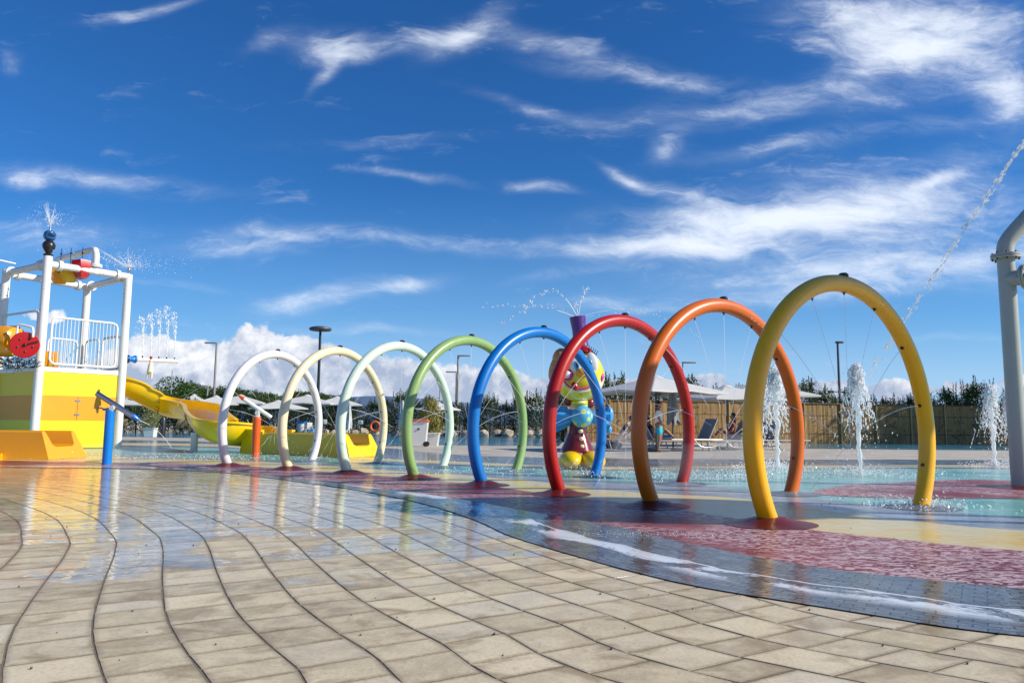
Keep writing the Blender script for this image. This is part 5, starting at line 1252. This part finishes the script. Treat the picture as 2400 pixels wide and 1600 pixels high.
def planter(px, py, w_, h_, lab, mtl, ph, pw, dens, name='potted_shrub', upb=1.0):
    g = G(px, py); r_ = thing(name, g, lab, 'potted plant'); mb = MB(); vs = []
    for z_, q in ((0.0, .42), (h_ * .9, .5), (h_ * .9, .54), (h_, .54)): vs += [g + Vector((sx * w_ * q, sy * w_ * q, z_)) for sx, sy in ((-1, -1), (1, -1), (1, 1), (-1, 1))]
    fs = [(i * 4 + j, i * 4 + (j + 1) % 4, (i + 1) * 4 + (j + 1) % 4, (i + 1) * 4 + j) for i in range(3) for j in range(4)] + [(3, 2, 1, 0), (12, 13, 14, 15)]
    mb.add(vs, fs).build('pot', M['white'], r_, False)
    mb = MB(); r3 = random.Random(int(px))
    def shp(): t = r3.random(); a = r3.uniform(0, 6.28); q = pw * math.sin(math.pi * min(1, t * .85 + .18)) ** .7 * math.sqrt(r3.random()); return Vector((q * math.cos(a), q * math.sin(a), h_ + t * ph))
    leafcloud(mb, r3, shp, dens, .05, upb, 60, 2.6); loose(mb, 'foliage', mtl, r_)
    MB().cyl(g + Z3 * h_ * .8, g + Z3 * (h_ + ph * .6), .03, 8, .015).build('stem', M['bark'], r_)
planter(353, 1022, .62, .5, 'bushy pale green shrub in a white pot by the pool', M['leaf_olive'], 1.25, .55, 2600)
planter(1007, 1044, .75, .52, 'tall yellow green plant in a white pot behind the bin', M['leaf_reed'], 1.15, .42, 2200, upb=3.0)
g = G(380, 1022); tag(MB().lathe([(.17, 0), (.17, 1.0), (.14, 1.08), (.05, 1.1)], g, Z3, 18).build('bollard', M['black'], None), 'black round topped bollard beside the white potted shrub', 'bollard')
# white cubes and lounge seats left
for (px, py, w_, h_, lab) in ((316, 1009, 1.1, 1.05, 'white cube planter behind the potted shrub'), (297, 1009, .5, 1.0, 'narrow cream block beside the white cube planter'), (393, 1009, .8, .75, 'rounded white seat block right of the bollard')):
    p = G(px, py + 0); tag(MB().box(p + Z3 * h_ / 2, (w_, w_, h_), .3, .10 if 'round' in lab else .03).build('seat_block', M['white'], None), lab, 'block')
# lifebuoy on post
Y_ = 52.5; lc = D(879, 999, Y_); lg = Vector((lc.x, lc.y + .12, 0)); lb_ = thing('lifebuoy', lg, 'orange lifebuoy ring on its stand behind the pool', 'lifebuoy')
P = [lc + Vector((.32 * math.cos(t * .2617), 0, .32 * math.sin(t * .2617))) for t in range(24)]; ringo = MB().tube(P, .085, 12, closed=True).build('ring', M['lifering'], lb_)
mb = MB()
for q in range(4): a = q * math.pi / 2 + .78; p = lc + Vector((.32 * math.cos(a), 0, .32 * math.sin(a))); t_ = Vector((-math.sin(a), 0, math.cos(a))); mb.cyl(p - t_ * .05, p + t_ * .05, .092, 12)
mb.build('ring_bands', M['terrac'], ringo); MB().cyl(lg, lg + Z3 * 1.3, .04, 10).box(lg + Vector((0, -.03, 1.25)), (.5, .06, .16), 0, .01).build('stand', M['dkgrey'], lb_)
# signs
for (px, py, w_, h_, mt, lab, dark) in ((845, 989, .34, .26, 'white', 'small white oval notice on a green post behind the pool', True), (762, 988, .26, .34, 'white', 'small white upright notice seen right of the white hoop', False)):
    p = D(px, py, 52.6); gg = Vector((p.x, p.y, 0)); r_ = thing('notice_sign', gg, lab, 'sign'); MB().cyl(gg + Vector((0, .04, 0)), gg + Vector((0, .04, p.z)), .035, 8).build('post', M['lampblack'], r_)
    bd = MB().box(p, (w_, .02, h_), 0, .008).build('board', M[mt], r_)
    if dark: MB().lathe([(.08, 0), (.08, .006)], p + Vector((0, -.012, 0)), (0, -1, 0), 16).build('pictogram', M['turq'], bd)
# white drum with blue lid, chair, clutter
g = G(708, 1010); g = D(708, 1004, 52.6); g.z = 0; r_ = thing('storage_drum', g, 'white storage drum with a blue lid behind the yellow slide end', 'drum'); MB().lathe([(.30, 0), (.33, .4), (.33, .8)], g, Z3, 18).build('drum_body', M['white'], r_); MB().lathe([(.35, .8), (.35, .9), (.2, 1.0)], g, Z3, 18).build('lid', M['blue'], r_)
def chair(px, lab, rz=0):
    g = D(px, 1004, 52.2); g.z = 0; r_ = thing('plastic_chair', g, lab, 'chair', 'white plastic chairs by the hedge'); q = Matrix.Rotation(rz, 3, 'Z')
    def bx(c, s_, nm): MB().box(g + q @ Vector(c), s_, rz, .015).build(nm, M['white'], r_)
    bx((0, 0, .44), (.46, .44, .04), 'seat'); bx((0, .21, .68), (.44, .04, .42), 'backrest')
    for a in (-.2, .2):
        for b in (-.19, .19): bx((a, b, .21), (.04, .04, .42), 'leg')
        bx((a * 1.15, 0, .65), (.05, .42, .03), 'armrest')
chair(724, 'white plastic chair right of the blue lidded drum', .3); chair(738, 'white plastic chair nearest the right leg of the white hoop', -.5)
for i, (px, w_, h_, mt, lab) in enumerate(((676, .5, .5, 'towel', 'purple and white bundle of towels left of the storage drum'), (693, .4, .38, 'skin', 'tan bag between the towels and the storage drum'), (730, .55, .5, 'bluep', 'blue bag behind the white plastic chairs'), (613, .3, .25, 'lifering', 'small orange bag on the rocks right of the orange cannon post'))):
    g = D(px, 1002, 53.0); g.z = 0; r_ = thing('bag', g, lab, 'bag'); MB().ball(g + Z3 * h_ * .48, (w_ / 2, w_ * .4, h_ / 2), 14, 10, noise=.05, rnd=random.Random(i)).build('bag_body', M[mt], r_); MB().tube(catmull([g + Vector((-w_ * .3, 0, h_ * .8)), g + Vector((0, 0, h_ * 1.25)), g + Vector((w_ * .3, 0, h_ * .8))], 4), .02, 6).build('strap', M['white'], r_)
# white lounger backs by the hedge
for px, lab in ((606, 'pale lounger back left of the orange post top'), (672, 'pale lounger back behind the towels'), (1046, 'white lounger back seen inside the green hoop'), (557, 'pale lounger back behind the white hoop')):
    g = D(px, 1000, 52.9); g.z = 0; o = dup(lo, g, R(200), 1.0, lab); o['group'] = 'pale loungers by the hedge'
# bikes-like folded frames at left: dark tangled loungers
for px, lab in ((420, 'dark framed chair with a tan back right of the white seat block'), (435, 'dark framed chair partly hidden by the slide bend'), (284, 'dark framed chair beside the tower corner post')):
    g = D(px, 1004, 50.5); g.z = 0; r_ = thing('garden_chair', g, lab, 'chair', 'dark garden chairs by the pool')
    for a in (-.25, .25): MB().tube([g + Vector((a, -.3, 0)), g + Vector((a, .0, .45)), g + Vector((a, .3, .95))], .025, 8).tube([g + Vector((a, .3, 0)), g + Vector((a, -.3, .5))], .025, 8).build('side_frame', M['dkgrey'], r_)
    MB().box(g + Vector((0, 0, .44)), (.5, .45, .04), 0, .01).build('seat', M['black'], r_); MB().box(g + Vector((0, .28, .78)), (.5, .04, .45), 0, .01).build('backrest', M['postwood'], r_)
g = G(1438, 1050); r_ = thing('beach_bag', g, 'dark bag lying on the deck left of the orange hoop', 'bag'); MB().ball(g + Z3 * .12, (.35, .2, .14), 14, 8).build('bag_body', M['dkgrey'], r_); MB().tube(catmull([g + Vector((-.2, 0, .2)), g + Vector((0, 0, .34)), g + Vector((.2, 0, .2))], 4), .015, 6).build('strap', M['black'], r_)
# ------------------------------------------------------------------ fountains
def fountain(seed, h=2.0):
    rr = random.Random(seed); mb = MB(); n = 26; pts = []; rad = []
    for i in range(n):
        t = i / (n - 1); pts.append(Vector((rr.gauss(0, .006) * (1 + 3 * t), rr.gauss(0, .006) * (1 + 3 * t), h * .88 * t))); rad.append(.028 + .03 * t + rr.uniform(-.006, .010) * (1 + t))
    rad[-1] = .02
    col = (pts, rad)
    d = MB()
    for _ in range(190):       # frothy head
        a = rr.uniform(0, 6.28); q = rr.random() ** .7 * .14; z_ = h * (.80 + .20 * rr.random() ** .8) - q * q * 7; r3 = rr.uniform(.007, .027)
        d.ball((q * math.cos(a), q * math.sin(a), z_), (r3, r3, r3 * rr.uniform(.8, 1.6)), 6, 4, noise=.25, rnd=rr)
    for s_ in range(34):        # falling strings of water
        a = rr.uniform(0, 6.28); v = rr.uniform(.10, .62) ; z0 = h * rr.uniform(.78, .98); t = 0; dirv = Vector((math.cos(a), math.sin(a), 0)); T_ = math.sqrt(2 * z0 / 9.8); wob = rr.uniform(0, 6)
        last = None
        while t < T_ * rr.uniform(.6, 1):
            p = dirv * (v * t * 1.2 + .04) + Vector((0, 0, z0 - 4.9 * t * t)) + Vector((rr.gauss(0, 1), rr.gauss(0, 1), 0)) * .012 * (1 + t * 2)
            vel = dirv * v - Z3 * (9.8 * t + .8)
            d.drop(p, rr.uniform(.004, .015) * (1.2 - t * .5), vel, rr.uniform(1.2, 4.0)); 
            if rr.random() < .35 and last is not None: d.tube([last, p], .006, 4)
            last = p; t += rr.uniform(.008, .035)
    for _ in range(420):        # free drops
        a = rr.uniform(0, 6.28); v = abs(rr.gauss(0, .65)); t = rr.uniform(0, .63); d.drop(Vector((math.cos(a) * v * t, math.sin(a) * v * t, max(.02, h * .92 - 4.9 * t * t + rr.gauss(0, .05)))), rr.uniform(.004, .012), None, rr.uniform(1, 2.2))
    s_ = MB()
    for _ in range(500):        # splash crown at the foot
        a = rr.uniform(0, 6.28); q = abs(rr.gauss(0, .35)); s_.drop((math.cos(a) * q, math.sin(a) * q, abs(rr.gauss(0, .10)) * math.exp(-q) + .01), rr.uniform(.004, .013), Vector((math.cos(a), math.sin(a), 1)), rr.uniform(1, 2.5))
    return col, d, s_
def makef(seed, px, py, ptop, lab):
    g = G(px, py); tp = D(px, ptop, g.y).z; col, d, s_ = fountain(seed, tp); r_ = thing('fountain_jet', g, lab, 'fountain', 'fountains rising from the pad')
    for mb in (d, s_): mb.v = [v + g for v in mb.v]
    MB().tube([p + g for p in col[0]], col[1], 10).build('water_column', M['column'], r_); d.build('falling_water', M['drops'], r_, False); s_.build('splash', M['drops'], r_, False)
makef(1, 2017, 1114, 849, 'tall white fountain framed by the yellow hoop'); makef(2, 1824, 1100, 856, 'fountain right in front of the orange hoop\'s far leg'); makef(3, 1786, 1095, 866, 'fountain beside the left leg of the yellow hoop')
makef(4, 2332, 1096, 899, 'small fountain left of the thick pale post'); makef(5, 2372, 1090, 915, 'fountain half hidden behind the thick pale post')
# arcs from the clown's hat
def arc(p0, v0, T_, seed, lab, r0=.018, solid=0.0, name='water_arc', grp='arcs of water thrown from the clown hat', spread=.03, step=.012):
    rr = random.Random(seed); mb = MB(); t = 0; pts = []
    while t < T_:
        v = v0 - Z3 * 9.8 * t; p = p0 + v0 * t - Z3 * 4.9 * t * t + Vector((rr.gauss(0, 1), rr.gauss(0, 1), rr.gauss(0, 1))) * spread * (t / T_) ** .7
        if t < solid * T_: pts.append(p0 + v0 * t - Z3 * 4.9 * t * t)
        else:
            for _ in range(rr.choice([0, 1, 1, 2])): mb.drop(p + Vector((rr.gauss(0, 1), rr.gauss(0, 1), rr.gauss(0, 1))) * .012, rr.uniform(.4, 1.2) * r0, v, rr.uniform(1, 2.4))
        t += step
    if len(pts) > 2: mb.tube(pts, r0 * .5, 5)
    return tag(mb.build(name, M['drops'], None, False), lab, 'water arc', grp)
hat = Q(1355, 745)
def vfor(p0, apex, Yv=0.0):
    hz_ = apex.z - p0.z; tz = math.sqrt(2 * hz_ / 9.8); d_ = (apex - p0) / tz; return Vector((d_.x, d_.y, 9.8 * tz)), tz
for i, (ax_, ay_, dy, f, lab) in enumerate(((1292, 680, -.3, 2.0, 'highest arc of water curling left from the clown hat'), (1270, 715, .2, 2.2, 'widest arc of water falling left towards the green hoop'), (1245, 716, -.5, 1.95, 'low arc of water falling left behind the blue hoop'), (1375, 678, 0, 1.12, 'short upright spurt of water above the clown hat'), (1350, 712, .1, 1.5, 'stubby splash just above the purple hat rim'), (1465, 726, .2, 2.7, 'long arc of water falling right over the orange hoop'), (1445, 735, -.4, 2.1, 'faint arc of water right of the red hoop top'))):
    v0, tz = vfor(hat, Q(ax_, ay_, dy)); arc(hat, v0, tz * f, 60 + i, lab, .016 if i < 5 else .011, .25)
# stream thrown from the right post
e_ = D(2400, 338, 9.6); s0 = D(2045, 880, 13.6)
rr = random.Random(77); mb = MB()
vtot = 1.15; p0 = e_ + (e_ - s0) * .35
for i in range(330):
    t = i / 329; t += rr.uniform(-.004, .004); p = D(2452 - 412 * t, 262 + 618 * t ** 1.02 + 46 * t * (1 - t) * -.6, 9.6 + 4 * t)
    cl_ = math.sin(t * 60) * .5 + math.sin(t * 113 + 1) * .5
    if cl_ > -.25 or rr.random() < .35:
        v = Vector((-1, 1.2, -1.9)); mb.drop(p + Vector((rr.gauss(0, 1), 0, rr.gauss(0, 1))) * (.016 + .02 * t), rr.uniform(.006, .021), v, rr.uniform(1.2, 4))
tag(mb.build('water_stream', M['drops'], None, False), 'long broken stream of water falling from the upper right corner', 'water stream')
# sprays above the tower
def spray(p0, seed, n, sx, sz, lab, cone=1.0, r0=.012):
    rr = random.Random(seed); mb = MB()
    for _ in range(n):
        a = rr.gauss(0, .6) * cone; b = rr.gauss(0, .6) * cone; sp = rr.uniform(.25, 1.0); t = rr.random() ** .7; v = Vector((a * sx, b * sx, sz)) * sp
        mb.drop(p0 + v * t - Z3 * (sz * .75) * t * t * sp * 1.3, rr.uniform(.3, 1) * r0, v, rr.uniform(1, 2))
    for _ in range(9):
        v = Vector((rr.gauss(0, .5) * sx * .5, rr.gauss(0, .5) * sx * .4, sz * .45)); mb.tube([p0, p0 + v * .4, p0 + v * .8 - Z3 * .03], [.004, .005, .002], 4)
    tag(mb.build('water_spray', M['drops'], None, False), lab, 'water spray', 'fine sprays above the tower')
spray(tA + Z3 * .92, 5, 420, .95, 2.1, 'fine fan of spray above the blue and black finial', .8)
spray(tB + Z3 * .2, 6, 900, 2.3, 1.6, 'wide dome of fine spray above the right tower post', 1.0, .013)
# small streams: cannons
arc(D(328, 986, cb.y * 0 + 15.15), Vector((1.5, 2.0, -.6)), .5, 90, 'thin stream from the blue cannon nozzle', .010, .6, 'water_stream', 'streams from the cannons', .02)
arc(D(558, 925, 18.8), Vector((-3.0, .5, 2.2)), .9, 91, 'thin stream shot left from the orange post cannon', .008, .6, 'water_stream', 'streams from the cannons', .03)
# spatter around the pad
def spatter(cx_, cy_, w_, d_, n, seed, hmax, lab, rs=1.0):
    rr = random.Random(seed); g = G(cx_, cy_); mb = MB()
    for _ in range(n):
        x2, y2 = rr.gauss(0, w_), rr.gauss(0, d_); mb.drop(g + Vector((x2, y2, abs(rr.gauss(0, hmax)) + .005)), rr.uniform(.003, .010) * rs, Vector((rr.gauss(0, 1), rr.gauss(0, 1), 1)), rr.uniform(1, 3))
    tag(mb.build('splash_drops', M['drops'], None, False), lab, 'splashes', None, 'stuff')
spatter(1640, 1120, .9, .5, 900, 1, .06, 'splashing drops behind the red hoop leg'); spatter(2150, 1188, .35, .25, 350, 2, .05, 'splashing drops round the far leg of the yellow hoop')
spatter(1300, 1110, 1.2, .5, 500, 3, .06, 'splashing drops near the clown shoes'); spatter(1900, 1110, 1.5, .6, 900, 4, .05, 'splashing drops round the fountains')
spatter(500, 1075, 2.0, .6, 600, 5, .06, 'splashing drops left of the white hoop'); spatter(1540, 1256, .30, .10, 420, 6, .012, 'drops kicked up at the edge of the drain channel', .28)
# mist
def mist(cx_, cy_, Y, rx, ry, rz_, dens):
    c = D(cx_, cy_, Y); o = MB().ball(c, (rx, ry, rz_), 24, 14).build('mist', mistmat(dens), None); tag(o, kind='stuff')
mist(1625, 1085, 11.3, .55, .4, .30, .40); mist(1350, 1103, 13.2, 1.0, .4, .16, .3); mist(1735, 1050, 20, .7, .5, .40, .45); mist(1465, 1042, 20, .35, .4, .4, .6)
mist(260, 1062, 19, 1.8, .6, .25, .2); mist(2010, 1108, 13.2, 1.0, .4, .22, .35)
S.render.engine = 'CYCLES'
